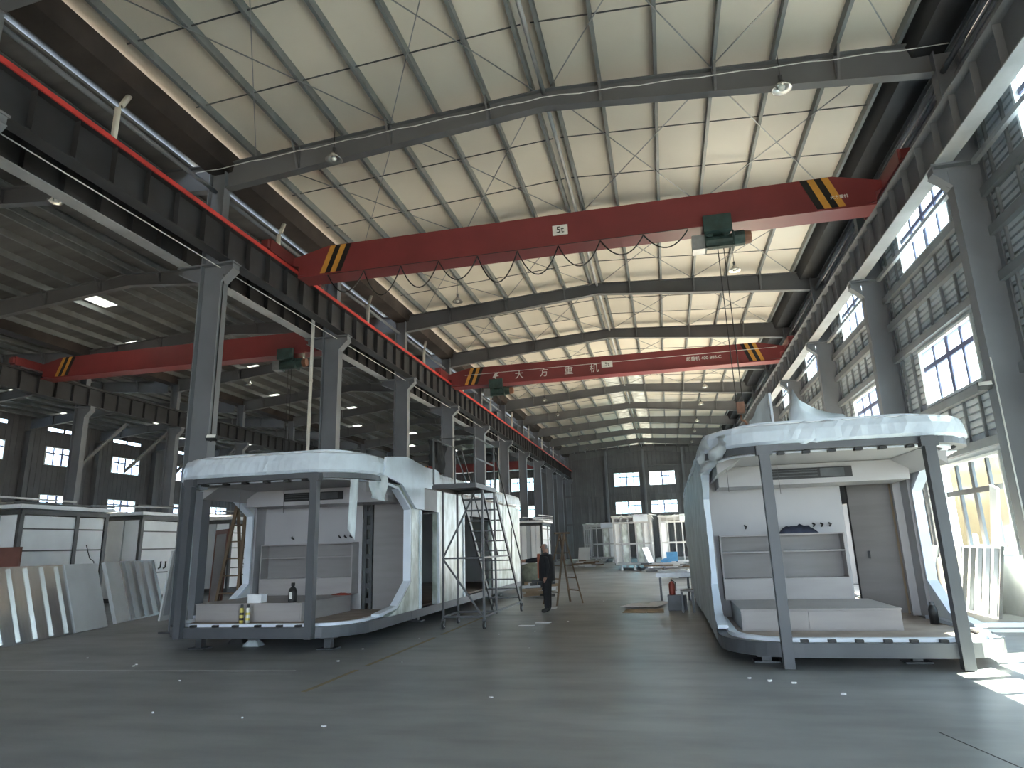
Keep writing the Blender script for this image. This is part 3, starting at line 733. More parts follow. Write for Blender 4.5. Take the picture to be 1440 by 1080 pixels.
# left pod: film draped over the right-hand side of the roof and torn film at the corner
b = MB(); b.prism([(1.15, lz1+.12), (2.05, lz1+.03), (2.72, lz1-.36), (2.85, lz1-.42), (3.30, lz1-.42), (3.30, lz1+.05), (4.3, lz1+.05), (4.3, lz1+.52), (3.4, lz1+.50), (2.3, lz1+.60), (1.3, lz1+.48)], 'x', W+.005, W+.06)
b.build('side_wrap', 'film_white', podL)
film_sheet('torn_film', 'film_clear', podL, ((W-.15, .93, lz1+.12), (W+.10, 1.25, lz1+.12), (W+.08, 1.2, lz1-.36), (W-.10, .98, lz1-.30)), 8, 8, .04, 2)
film_sheet('torn_film', 'film_clear', podL, ((W-.30, .55, lz1+.10), (W-.18, .62, lz1+.10), (W-.22, .60, lz1-1.05), (W-.34, .55, lz1-.85)), 4, 16, .03, 4)
W = 1.75
film_sheet('side_film', 'film_clear', podR, ((-W-.03, 1.0, rz0-.1), (-W-.05, 11.3, rz0-.1), (-W-.06, 11.3, rz1+.1), (-W-.05, .92, rz1+.1)), 60, 14, .022, 6)
film_sheet('torn_film', 'film_clear', podR, ((-W-.02, .75, rz1+.30), (-W+.30, .15, rz1+.30), (-W+.25, .2, rz1-.02), (-W-.06, .85, rz1-.2)), 8, 8, .05, 9)
W = WL
film_sheet('torn_film', 'film_clear', podL, ((-W+.02, .95, lz1), (-W+.1, .8, lz1), (-W+.12, .85, lz0), (-W+.02, 1.0, lz0)), 4, 18, .02, 12)
# left pod foil posts, interior of the doorway
for y in (3.20, 4.36, 6.30): box('foil_strip', 'pod_trim', podL, W+.001, y-.05, lz0, W+.03, y+.05, lz1-.43)
# perforated stud and grey door leaf in the left pod, door leaf in the right pod
b = MB(); b.box(.66, lyb-.02, lz0, .72, lyb+.08, lz0+2.2); b.box(.80, lyb-.02, lz0, .86, lyb+.08, lz0+2.2)
for i in range(7): b.box(.72, lyb, lz0+.12+i*.3, .80, lyb+.06, lz0+.22+i*.3)
b.build('perforated_stud', 'dark_steel', podL)
box('door_leaf', 'wood_panel', podL, .90, lyb-.03, lz0, 1.58, lyb+.02, lz0+2.22)
dl = MB().box(0, 0, .01, .68, .05, 2.2).build('door_leaf', 'wood_panel', podR, loc=(.88, ryb+.62, rz0)); dl.rotation_euler.z = -.5
MB().box(-.03, -.01, .005, 0, .06, 2.22).build('door_edge', 'black', dl); MB().box(.68, -.01, .005, .71, .06, 2.22).build('door_edge', 'cardboard', dl)
MB().box(.2, -.04, .9, .23, 0, 1.02).build('door_handle', 'dark_steel', dl)
# ---- furniture inside the pods
def bed(cx, fy, z, x0, x1, y0, y1, h, label):
    o = empty('bed_base', (cx, fy, z))
    MB().box(x0, y0, 0.001, x1, y1, h-.02).build('box_body', 'wood_light', o); MB().box(x0-.01, y0-.015, h-.02, x1+.01, y1, h).build('top_board', 'wood_light', o)
    MB().box(x0+.02, y0-.012, .02, x0+.9, y0, h-.03).build('front_panel', 'wood_light', o); MB().box(x0+.91, y0-.012, .02, x1-.02, y0, h-.03).build('front_panel', 'wood_light', o)
    return tag(o, label, 'bed base', 'pod bed bases')
def headboard(cx, fy, z, x0, x1, y1, zb, zt, label):
    o = empty('headboard_shelf', (cx, fy, z)); d = .30; y0 = y1-d; t = .025; zm = zb+(zt-zb)*.32
    MB().box(x0, y1-t, zb, x1, y1, zt).build('back_panel', 'wood_panel', o)
    MB().box(x0, y0, zb, x1, y1-t, zm).build('lower_box', 'wood_light', o)
    MB().box(x0, y0, zm, x0+t, y1-t, zt).build('end_panel', 'wood_light', o); MB().box(x1-t, y0, zm, x1, y1-t, zt).build('end_panel', 'wood_light', o)
    xm = x0+(x1-x0)*.5; MB().box(xm-t/2, y0+.01, zm, xm+t/2, y1-t, zt-t).build('divider', 'wood_panel', o)
    MB().box(x0+t, y0, zt-t, x1-t, y1-t, zt).build('top_board', 'wood_light', o)
    for xa, xb_ in ((x0+t, xm-t/2), (xm+t/2, x1-t)): MB().box(xa, y0+.02, zm+(zt-zm)*.58, xb_, y1-t, zm+(zt-zm)*.58+.02).build('shelf', 'wood_light', o)
    return tag(o, label, 'headboard', 'pod headboard shelves')
bed(2.35, 9.38, rz0, -1.40, .72, 1.20, 2.80, .30, 'beige box bed base inside the right pod')
headboard(2.35, 9.38, rz0, -1.48, .52, ryb-.005, .301, 1.36, 'beige headboard shelf unit inside the right pod')
bed(-7.0, 10.28, lz0, -1.6, .55, .88, 2.80, .32, 'beige box bed base inside the left pod')
headboard(-7.0, 10.28, lz0, -1.6, .55, lyb-.005, .321, 1.37, 'beige headboard shelf unit inside the left pod')
# dark garment on the right headboard
def cloth_heap(name, m, x, y, z, sx, sy, h, label, cat, seed=1):
    rnd = random.Random(seed); n = 9; vs = []; fs = []
    for i in range(n+1):
        for j in range(n+1):
            u, v = i/n*2-1, j/n*2-1; e = max(0, 1-max(abs(u), abs(v))**2)
            vs.append((u*sx*(1-.08*rnd.random()), v*sy*(1-.1*rnd.random()), h*e**.6*(.45+.55*rnd.random()) if e > 0 else 0))
    for i in range(n):
        for j in range(n): fs.append((i*(n+1)+j, (i+1)*(n+1)+j, (i+1)*(n+1)+j+1, i*(n+1)+j+1))
    o = MB().add(vs, fs).build(name, m, None, True, (x, y, z)); return tag(o, label, cat)
cloth_heap('folded_jacket', 'cloth_navy', 2.18, 9.38+ryb-.16, rz0+1.362, .32, .13, .17, 'dark navy garment lying on the right pod headboard', 'jacket', 4)
cloth_heap('red_cloth', 'red_paint', -6.60, 10.28+2.68, lz0+.322, .22, .08, .05, 'red cloth lying on the left pod bed base', 'cloth', 6)
# bottle, spray cans, box on the left pod deck
def bottle(x, y, z, label):
    o = empty('bottle', (x, y, z))
    MB().lathe([(.07, 0), (.075, .02), (.075, .19), (.06, .24), (.028, .27), (.028, .29)], n=16).build('bottle_body', 'black', o, True)
    MB().lathe([(.034, .285), (.034, .335), (.03, .34)], n=14).build('cap', 'cloth_black', o)
    MB().box(-.02, -.079, .06, .03, -.074, .18).build('bottle_label', 'sign_white', o)
    return tag(o, label, 'bottle')
bottle(-6.72, 11.3, lz0+.32, 'black plastic bottle standing on the left pod bed base')
def spray_can(x, y, z, m1, m2, label, h=.26):
    o = empty('spray_can', (x, y, z))
    MB().lathe([(.036, 0), (.038, .01), (.038, h-.05), (.028, h-.02)], n=14).build('can_body', m1, o, True)
    for i in range(2): MB().lathe([(.0388, .05+i*.09), (.0388, .09+i*.09)], n=14).build('can_band', m2, o)
    MB().lathe([(.027, h-.02), (.025, h+.035), (.01, h+.04)], n=12).build('can_cap', 'black', o)
    return tag(o, label, 'spray can')
spray_can(-7.52, 10.98, lz0, 'foam_yellow', 'black', 'yellow and black spray foam can on the left pod deck', .28)
spray_can(-7.40, 10.99, lz0, 'sign_white', 'foam_yellow', 'white and yellow spray foam can beside the striped one', .28)
bx = empty('foam_box', (-7.45, 11.32, lz0+.32)); MB().box(-.14, -.09, 0, .14, .09, .13).build('box_body', 'paper', bx); MB().box(-.15, -.10, .13, .15, .10, .15).build('lid', 'paper', bx)
tag(bx, 'small white cardboard box on the left pod bed base', 'box')
# right pod: roof odds and ends
o = empty('wrapped_panel', (1.86, 12.6, rz1+.485)); 
film_sheet('panel_film', 'film_clear', o, ((-.30, .2, 0), (.12, -.3, 0), (.10, -.25, .95), (-.18, .15, .5)), 8, 10, .02, 3, .03)
MB().box(.11, -.34, 0, .15, -.26, .92).build('panel_edge', 'pod_trim', o); tag(o, 'upright film-wrapped panel standing on the right pod roof', 'panel')
o = empty('film_bundle', (2.72, 12.1, rz1+.485))
rows = [(-.55, .42), (-.38, .92), (-.25, .72), (0, .55), (.22, .45), (.36, .42), (.42, .30), (.62, .0)]
b = MB(); vs = []; fs = []
for i, (x, h) in enumerate(rows):
    for j, (yy, t) in enumerate(((-.35, 0), (-.22, .55), (0, 1), (.25, .5), (.4, 0))): vs.append((x+.05*math.sin(j+i), yy, h*t))
for i in range(len(rows)-1):
    for j in range(4): fs.append((i*5+j, (i+1)*5+j, (i+1)*5+j+1, i*5+j+1))
    fs.append((i*5, i*5+4, (i+1)*5+4, (i+1)*5))
b.add(vs, fs).build('folded_film', 'film_white', o, True)
film_sheet('film_tail', 'film_white', o, ((-.95, -.3, .02), (-.45, -.3, .02), (-.45, -.2, .18), (-.85, -.2, .12)), 6, 4, .02, 8, .01)
tag(o, 'crumpled white film bundle on the right pod roof', 'film')
o = empty('white_rail', (4.2, 11.5, 0))
b = MB().box(0, -.05, .24, 1.6, .03, .30).build('rail_tube', 'pod_trim', o); MB().box(.0, -.12, .18, 1.6, -.06, .22).build('rail_tube', 'panel_white', o)
MB().box(1.1, -.14, 0, 1.2, .05, .18).build('rail_block', 'dark_steel', o); MB().box(1.1, -.05, .18, 1.2, .03, .24).build('rail_block', 'dark_steel', o); o.rotation_euler.z = -.02
tag(o, 'long white metal rail sticking out beside the right pod', 'rail')
# ------------------------------------------------------------------ mobile stair scaffold
sx0, sx1, sy0, sy1, sz = -4.58, -3.68, 12.85, 14.45, 2.86
o = empty('mobile_stair_scaffold', ((sx0+sx1)/2, 14.8, 0)); scaf = o
def T(b): b.v = [(p[0]-(sx0+sx1)/2, p[1]-14.8, p[2]) for p in b.v]; return b
def sp(name, b, m='scaffold_grey', parent=None): return T(b).build(name, m, parent or scaf)
sp('platform', MB().box(sx0, sy0, sz-.02, sx1, sy1, sz), 'dark_steel')
b = MB()
for a, c_ in (((sx0, sy0), (sx1, sy0)), ((sx1, sy0), (sx1, sy1)), ((sx1, sy1), (sx0, sy1)), ((sx0, sy1), (sx0, sy0))): b.bar((*a, sz-.06), (*c_, sz-.06), .04, .08)
sp('platform_frame', b, 'scaffold_grey')
fy_, ry_ = 13.40, 14.40
for x in (sx0+.02, sx1-.02):
    sp('leg', MB().box(x-.02, fy_-.02, .20, x+.02, fy_+.02, sz-.1)); sp('leg', MB().box(x-.02, ry_-.02, .20, x+.02, ry_+.02, sz-.1))
for (a, c_, nm) in (((sx0, fy_, .24), (sx1, fy_, .24), 'lower_rail'), ((sx0, ry_, .24), (sx1, ry_, .24), 'lower_rail'), ((sx0+.02, fy_, .24), (sx0+.02, ry_, .24), 'lower_rail'), ((sx1-.02, fy_, .24), (sx1-.02, 16.8, .24), 'lower_rail'),
                    ((sx0, fy_, 1.38), (sx1+.0, fy_, 1.38), 'middle_rail'), ((sx1-.02, fy_, 1.38), (sx1-.02, 15.7, 1.38), 'middle_rail'),
                    ((sx0+.03, fy_-.02, 1.36), (sx1-.05, fy_-.02, .26), 'diagonal_brace'), ((sx0+.03, fy_-.02, 1.40), (sx1-.25, fy_+.3, sz-.1), 'diagonal_brace'), ((sx1-.02, fy_, sz-.1), (sx1-.02, ry_+.2, 1.4), 'diagonal_brace')):
    sp(nm, MB().bar(a, c_, .035))
for (x, y) in ((sx0, sy0+.03), (sx1-.02, sy0+.03), (sx1-.02, sy1-.03), (sx0+.02, sy1-.2)): sp('rail_post', MB().box(x-.016, y-.016, sz, x+.016, y+.016, sz+.94))
for z in (sz+.93, sz+.5): sp('guard_rail', MB().bar((sx1-.02, sy0+.03, z), (sx1-.02, sy1-.03, z), .03))
sp('guard_rail', MB().bar((sx0, sy0+.03, sz+.93), (sx1-.02, sy0+.03, sz+.93), .02)); sp('guard_rail', MB().bar((sx0, sy0+.03, sz+.93), (sx0+.02, sy1-.2, sz+.93), .02))
sp('rail_brace', MB().bar((sx0+.02, sy1-.2, sz+.9), (sx0+.3, sy1-.05, sz), .025))
st_a, st_b = Vector((0, sy1, sz-.1)), Vector((0, 16.85, .2))
for x in (sx0+.12, sx1-.02): sp('stringer', MB().bar((x, st_a.y, st_a.z), (x, st_b.y, st_b.z), .035, .10))
for i in range(11):
    t = (i+.6)/11.2; p = st_a.lerp(st_b, t); sp('tread', MB().box(sx0+.13, p.y-.11, p.z, sx1-.04, p.y+.12, p.z+.025))
for x in (sx0+.12, sx1-.02):
    sp('handrail', MB().tube([(x, sy1-.03, sz+.93), (x, 15.3, sz+.05), (x, 17.0, 1.22), (x, 16.95, .3)], .017, 8)); 
    for t in (.3, .62): p = st_a.lerp(st_b, t); sp('baluster', MB().bar((x, p.y, p.z), (x, p.y+.1, p.z+.85), .02))
wheel = MB(); wheel.tube([(-.02, 0, .085), (.02, 0, .085)], .085, 16)
for i, (x, y) in enumerate(((sx0+.02, fy_), (sx1-.02, fy_), (sx0+.14, 16.9), (sx1-.02, 16.9), (sx0+.02, ry_))):
    cs = sp('castor', MB().box(x-.035, y-.03, .15, x+.035, y+.03, .2).box(x-.035, y-.015, .06, x-.025, y+.015, .16).box(x+.025, y-.015, .06, x+.035, y+.015, .16), 'scaffold_grey')
    ww = MB().tube([(x-.02, y, .085), (x+.02, y, .085)], .085, 16); sp('wheel', ww, 'rubber', cs); ww = MB().tube([(x-.023, y, .085), (x+.023, y, .085)], .05, 12); sp('wheel_hub', ww, 'pale_steel', cs)
tag(scaf, 'grey steel mobile stair scaffold with castors beside the left pod', 'scaffold')
o = empty('hanging_jacket', (-4.66, 13.5, 3.15))
film_sheet('cloth_fold', 'cloth_black', o, ((-.03, -.55, .66), (-.03, .55, .66), (-.05, .40, .02), (-.05, -.45, .12)), 10, 8, .03, 5, .02)
film_sheet('sleeve', 'cloth_black', o, ((.05, -.35, .66), (.05, .05, .66), (.05, 0, .25), (.05, -.25, .18)), 6, 6, .02, 7, .02)
tag(o, 'dark jacket hung over the scaffold guard rail', 'jacket')
# ------------------------------------------------------------------ ladders
def ladder(base, apex, f1, f2, r1, r2, label, rungs=5, rear=True, w=.05):
    o = empty('wooden_stepladder', base); B = Vector(base); A = Vector(apex)
    for p, q in ((f1, f2), (r1, r2)):
        p, q = Vector(p), Vector(q); d = (q-p).normalized(); ta = A-d*.13; tb = A+d*.13
        MB().bar(p-B, ta-B, w, w*.7).build('rail', 'rough_wood', o); MB().bar(q-B, tb-B, w, w*.7).build('rail', 'rough_wood', o)
        for i in range(rungs):
            t = (i+1)/(rungs+.6); MB().bar(p.lerp(ta, t)-B, q.lerp(tb, t)-B, .045, .03).build('rung', 'rough_wood', o)
    MB().bar(A-B-Vector((.2, .1, 0)), A-B+Vector((.2, .1, 0)), .06, .05).build('hinge_block', 'rough_wood', o)
    return tag(o, label, 'ladder', 'wooden stepladders')
ladder((-2.95, 18.9, 0), (-2.92, 19.0, 1.90), (-2.42, 19.0, .0), (-2.86, 19.62, .0), (-3.02, 18.25, 0), (-3.5, 18.85, 0), 'wooden stepladder standing open behind the person')
ladder((-9.7, 14.0, 0), (-9.72, 13.95, 2.85), (-9.35, 13.42, 0), (-10.0, 13.5, 0), (-9.35, 14.55, 0), (-10.0, 14.6, 0), 'tall wooden stepladder seen through the left pod side window', 7, w=.07)
# ------------------------------------------------------------------ person
def person(loc, label):
    o = empty('person', loc)
    V = []; E_ = []; R = []
    def v(p, r): V.append(p); R.append(r if isinstance(r, tuple) else (r, r)); return len(V)-1
    def chain(i, *pr):
        for p, r in pr: j = v(p, r); E_.append((i, j)); i = j
        return i
    pel = v((0, 0, .90), (.145, .115))
    sp1 = chain(pel, ((0, -.0, 1.05), (.15, .12)), ((-.01, .0, 1.22), (.165, .125)), ((-.01, 0, 1.33), (.13, .10)))
    nk = chain(sp1, ((-.01, 0, 1.42), (.06, .06)), ((-.03, 0, 1.49), (.075, .075)), ((-.035, 0, 1.56), (.088, .08)), ((-.03, 0, 1.625), (.06, .06)))
    # legs: facing -x
    for s in (-1, 1):
        chain(pel, ((.0, s*.09, .82), .105), ((-.005+.01*s, s*.10, .48), .075), ((.01*s, s*.10, .10), .058), ((-.02, s*.10, .05), .05), ((-.15, s*.11, .035), .04))
    # near arm hanging (towards camera, -y), hand in front of the hip
    e1 = chain(sp1, ((.02, -.17, 1.30), .065), ((.06, -.24, 1.06), .055), ((.02, -.24, .86), .042), ((0, -.24, .79), .036))
    # far arm reaching out to the handrail (towards -x)
    e2 = chain(sp1, ((-.05, .12, 1.29), .065), ((-.27, .15, 1.23), .06), ((-.52, .16, 1.21), .048), ((-.60, .16, 1.20), .036))
    for k in range(4):
        a = (k-1.5)*.022
        chain(e1, ((-.015, -.24+a, .735), .012), ((-.03, -.24+a, .70), .010))
        chain(e2, ((-.645, .16, 1.215+a), .012), ((-.665, .135, 1.21+a), .010))
    chain(e1, ((-.045, -.235, .765), .012), ((-.055, -.235, .735), .010)); chain(e2, ((-.62, .125, 1.215), .012), ((-.65, .115, 1.22), .010))
    me = bpy.data.meshes.new('body_skeleton'); me.from_pydata(V, E_, []); 
    bb = bmesh.new(); bb.from_mesh(me); lay = bb.verts.layers.skin.verify(); bb.verts.ensure_lookup_table()
    for i, r in enumerate(R): bb.verts[i][lay].radius = (r[0]*1.14, r[1]*1.14) if (V[i][2] < 1.40 and r[0] > .03) else r; bb.verts[i][lay].use_root = (i == pel)
    bb.to_mesh(me); bb.free()
    t = bpy.data.objects.new('body', me); C.objects.link(t); t.modifiers.new('skin', 'SKIN').branch_smoothing = .3
    sb = t.modifiers.new('sub', 'SUBSURF'); sb.levels = 2; sb.render_levels = 2
    dg = bpy.context.evaluated_depsgraph_get(); bm_ = bpy.data.meshes.new_from_object(t.evaluated_get(dg)); bpy.data.objects.remove(t)
    bm_.name = 'body'; bm_.materials.clear()
    for m in ('cloth_black', 'skin', 'hair', 'rubber'): bm_.materials.append(M[m])
    for p in bm_.polygons:
        c_ = p.center; p.use_smooth = True
        if c_.z > 1.41: p.material_index = 2 if (c_.z > 1.60 or (c_.x > .0 and c_.z > 1.50)) else 1
        elif c_.z < .82 and c_.y < -.19 and c_.z > .6: p.material_index = 1
        elif c_.x < -.555: p.material_index = 1
        elif c_.z < .10: p.material_index = 3
        else: p.material_index = 0
    bd = link('body', bm_, o)
    # jacket hem, open front and shirt, ears, nose, eyes, mouth
    jv = []; n = 16
    for z, rx, ry in ((1.36, .15, .19), (1.15, .20, .21), (.95, .205, .215), (.80, .205, .215), (.74, .215, .22)):
        for k in range(n+1): a = math.radians(-150+300*k/n); jv.append((.0+rx*math.cos(a), ry*math.sin(a), z+.008*math.sin(k*1.7)))
    jf = [(i*(n+1)+k, i*(n+1)+k+1, (i+1)*(n+1)+k+1, (i+1)*(n+1)+k) for i in range(4) for k in range(n)]
    MB().add(jv, jf).build('jacket', 'cloth_black', o, True)
    MB().prism([(-.09, .80), (-.03, .80), (-.03, 1.38), (-.075, 1.36)], 'x', -.215, -.15).build('jacket_lining', 'cloth_orange', o)
    MB().prism([(-.03, .84), (.045, .84), (.03, 1.40), (-.03, 1.40)], 'x', -.21, -.13).build('shirt', 'shirt', o)
    MB().lathe([(.012, 1.525), (.018, 1.53), (.012, 1.56)], -.128, 0, 8).build('nose', 'skin', o)
    for s in (-1, 1):
        MB().lathe([(.006, 1.515), (.014, 1.53), (.016, 1.56), (.006, 1.575)], -.02, s*.085, 8).build('ear', 'skin', o)
        MB().lathe([(.004, 1.562), (.009, 1.567), (.004, 1.572)], -.112, s*.03, 6).build('eye', 'black', o)
    MB().box(-.118, -.022, 1.492, -.108, .022, 1.498).build('mouth', 'brown_cap', o)
    return tag(o, label, 'person')
person((-2.98, 16.65, 0), 'person in dark jacket and trousers reaching one arm to the stair handrail')
# ------------------------------------------------------------------ unfinished white pods in the left aisle
def raw_pod(x, y0, y1, label, seed, ln=5.5, h=3.05):
    rnd = random.Random(seed); o = empty('unfinished_pod', (x, y0, 0)); w_ = y1-y0
    for xx in (-.04, -ln/2, -ln): 
        for yy in (.05, w_-.05): box('corner_post', 'dark_steel', o, xx-.05, yy-.06, .12, xx+.05, yy+.06, h-.12)
    for zz in (.18, h-.14):
        box('frame_rail', 'dark_steel', o, -.08, 0, zz-.07, .03, w_, zz+.07); box('frame_rail', 'dark_steel', o, -ln, -.02, zz-.07, 0, .05, zz+.07)
        box('frame_rail', 'dark_steel', o, -ln, w_-.05, zz-.07, 0, w_+.02, zz+.07)
    # front (+x): white panels in a dark grid
    ys = [.1, w_*.62, w_-.1]; zsx = [.26, 1.05, 1.85, 2.45, h-.22]
    for a, c_ in zip(ys[:-1], ys[1:]):
        for p, q in zip(zsx[:-1], zsx[1:]): box('front_panel', 'panel_white', o, -.06, a+.04, p+.02, -.02, c_-.04, q-.02)
    box('mid_post', 'dark_steel', o, -.05, ys[1]-.06, .2, .02, ys[1]+.06, h-.2)
    for p in zsx[1:-1]: box('cross_rail', 'dark_steel', o, -.05, .06, p-.02, .01, w_-.06, p+.02)
    # side facing the camera: vertical sheets
    n = 9
    for i in range(n):
        a = -ln+.1+(ln-.2)*i/n; e = -ln+.1+(ln-.2)*(i+1)/n
        d = .0 if i % 2 else .03; box('side_panel', 'panel_white' if rnd.random() < .75 else 'wall_sheet', o, a+.015, -.03+d, .26, e-.015, .03+d, h-.22)
    box('side_panel', 'panel_white', o, -ln+.1, w_-.06, .26, -.1, w_-.02, h-.22)
    # roof: light shell, loose bars and bent strips
    box('roof_shell', 'panel_white', o, -ln-.1, -.12, h-.05, .12, w_+.12, h+.06)
    for i in range(6):
        xx = -ln*rnd.random(); bar('roof_bar', 'pale_steel' if i % 2 else 'dark_steel', o, (xx, -.1, h+.09+.05*i), (min(xx+rnd.uniform(-1.5, 1.5), .1), w_+.1, h+.10+.04*rnd.random()+.05*i), .05)
    for i in range(3): box('foot', 'dark_steel', o, -.3-i*(ln-.6)/2-.1, .1, 0, -.3-i*(ln-.6)/2+.1, w_-.1, .11)
    for yy in (w_*.32, w_*.40):
        MB().tube([(.02, yy, 1.18), (.10, yy, 1.22), (.10, yy, 1.42)], .03, 8).build('pipe_stub', 'black', o, True)
    MB().tube([(.03, w_*.75, 2.0), (.06, w_*.80, 1.6), (.05, w_*.86, 1.5), (.05, w_*.88, 1.1)], .012, 6).build('loose_wire', 'cable', o, True)
    return tag(o, label, 'unfinished pod', 'unfinished pods in the left aisle')
raw_pod(-17.35, 15.0, 18.0, 'unfinished white pod in a dark frame behind the nearest silver panel', 1)
raw_pod(-17.6, 19.7, 22.7, 'unfinished white pod behind the second leaning silver panel', 2)
raw_pod(-17.6, 24.6, 27.6, 'unfinished white pod seen through the left pod side window', 3)
raw_pod(-17.35, 10.3, 13.2, 'unfinished white pod at the left picture edge', 4)
# ------------------------------------------------------------------ leaning panels
def lean_panel(a, b, top_dx, h, label, ribs, plain, name='sheet_panel', m='foil_silver', m2='panel_white', group='leaning sheet panels', th=.06):
    """panel from floor point a to b, leaning by top_dx towards its back; ribs: count of vertical ribs, plain: fraction of plain end"""
    A, B_ = Vector((*a, 0)), Vector((*b, 0)); L_ = (B_-A).length; ang = math.atan2(B_.y-A.y, B_.x-A.x)
    o = empty(name, A, ang); tilt = math.atan2(top_dx, h); hh = math.hypot(h, top_dx)
    p = empty('x'); bpy.data.objects.remove(p)
    kids_ = []
    n0, n1 = (0, L_*(1-plain)) if plain >= 0 else (-plain*L_, L_)
    kids_.append(MB().box(n0, 0, 0, n1, th, hh).build('ribbed_sheet', m, o))
    q0, q1 = (n1, L_) if plain >= 0 else (0, n0)
    if q1-q0 > .05: kids_.append(MB().box(q0, -.03, .01, q1, th, hh-.01).build('plain_sheet', m2, o))
    for i in range(ribs):
        x = n0+(n1-n0)*(i+.5)/ribs
        kids_.append(MB().prism([(x-.09, 0), (x-.04, -.055), (x+.04, -.055), (x+.09, 0)], 'z', .04, hh-.05).build('rib', m, o))
    for c_ in kids_: c_.rotation_euler.x = -tilt if True else tilt
    return tag(o, label, 'panel', group)
# b->a order chosen so that the panel's front (local -y) faces the aisle
lean_panel((-12.42, 10.55), (-13.16, 13.97), .45, 1.48, 'large ribbed silver panel leaning at the left picture edge', 5, .33)
lean_panel((-13.5, 14.6), (-14.36, 17.31), .45, 1.50, 'ribbed silver panel leaning behind the large one', 4, -.25)
lean_panel((5.92, 17.35), (5.88, 14.65), .27, 1.32, 'silver ribbed panel leaning under the ground window of the right wall', 5, -.35)
def frame_panel(a, b, top_dx, h, label, m='panel_white', door=None):
    A, B_ = Vector((*a, 0)), Vector((*b, 0)); L_ = (B_-A).length; ang = math.atan2(B_.y-A.y, B_.x-A.x); o = empty('window_frame_piece', A, ang); tilt = math.atan2(top_dx, h); hh = math.hypot(h, top_dx); ks = []
    for x0, z0_, x1, z1_ in ((0, 0, .09, hh), (L_-.09, 0, L_, hh), (.09, 0, L_-.09, .12), (.09, hh-.12, L_-.09, hh)): ks.append(MB().box(x0, 0, z0_, x1, .05, z1_).build('frame_bar', m, o))
    if door: ks.append(MB().box(.09, .012, .12, L_-.09, .04, hh-.12).build('infill', door, o))
    for c_ in ks: c_.rotation_euler.x = -tilt
    return tag(o, label, 'frame', 'leaning frames')
frame_panel((-12.75, 15.2), (-12.75, 15.95), -.22, 1.72, 'narrow white window frame leaning by the left column', 'panel_white', 'wall_sheet')
frame_panel((-12.3, 16.4), (-11.35, 15.6), .08, 2.25, 'brown door frame standing between the narrow white frame and the left column', 'brown_board', 'wood_panel')
frame_panel((-11.2, 13.9), (-11.25, 14.55), .12, 1.7, 'pale frame piece standing beside the left column', 'panel_white', 'film_clear')
o = empty('brown_board', (-16.3, 13.35, 0)); MB().box(-1.2, 0, 1.38, 1.0, .05, 1.92).build('board_sheet', 'brown_board', o)
for x in (-1.0, .8): MB().box(x-.04, 0, 0, x+.04, .05, 1.38).build('board_leg', 'rough_wood', o)
tag(o, 'dark red brown board on legs behind the large silver panel', 'board')
def plank(a, b, w_, th, label, m='panel_white', name='leaning_board'):
    o = MB().bar((0, 0, 0), Vector(b)-Vector(a), w_, th).build(name, m, None, False, a); return tag(o, label, 'board', 'boards by the right wall')
plank((6.335, 15.75, .02), (6.335, 14.85, 2.45), .05, .28, 'long white board leaning in front of the right ground window')
plank((6.335, 16.35, .02), (6.335, 16.1, 1.55), .05, .14, 'short white board beside the silver right-hand panel')
plank((5.7, 18.2, .02), (6.25, 18.4, 1.3), .5, .04, 'pale sheet leaning at the right wall beyond the pod', 'film_clear')
# floodlights on the columns
for (x, y, z, s, lb) in ((-9.93, 12.98, 4.15, 1, 'left'), (5.76, 13.1, 4.1, -1, 'right')):
    o = empty('floodlight', (x, y, z)); MB().box(-.12, -.12, -.05, .12, .0, .05).build('housing', 'dark_steel', o); MB().box(-.10, -.125, -.04, .10, -.12, .04).build('lens', 'sign_white', o)
    MB().bar((0, 0, 0), (-s*.06, .06, 0), .03).build('arm', 'dark_steel', o); o.rotation_euler = (-.5, 0, .3*s); tag(o, f'small floodlight on the nearest {lb} column', 'floodlight', 'column floodlights')
cable('column_cable', [(5.84, 12.88, 4.6), (5.845, 12.88, 2.2), (5.84, 12.88, .1)], .014, 'white_wire', 'white cable down the nearest right column')
cable('column_cable', [(-9.985, 12.99, 8.2), (-9.985, 12.99, 5.2), (-9.985, 12.99, 4.2)], .012, 'cable', 'dark cable down the nearest left column')
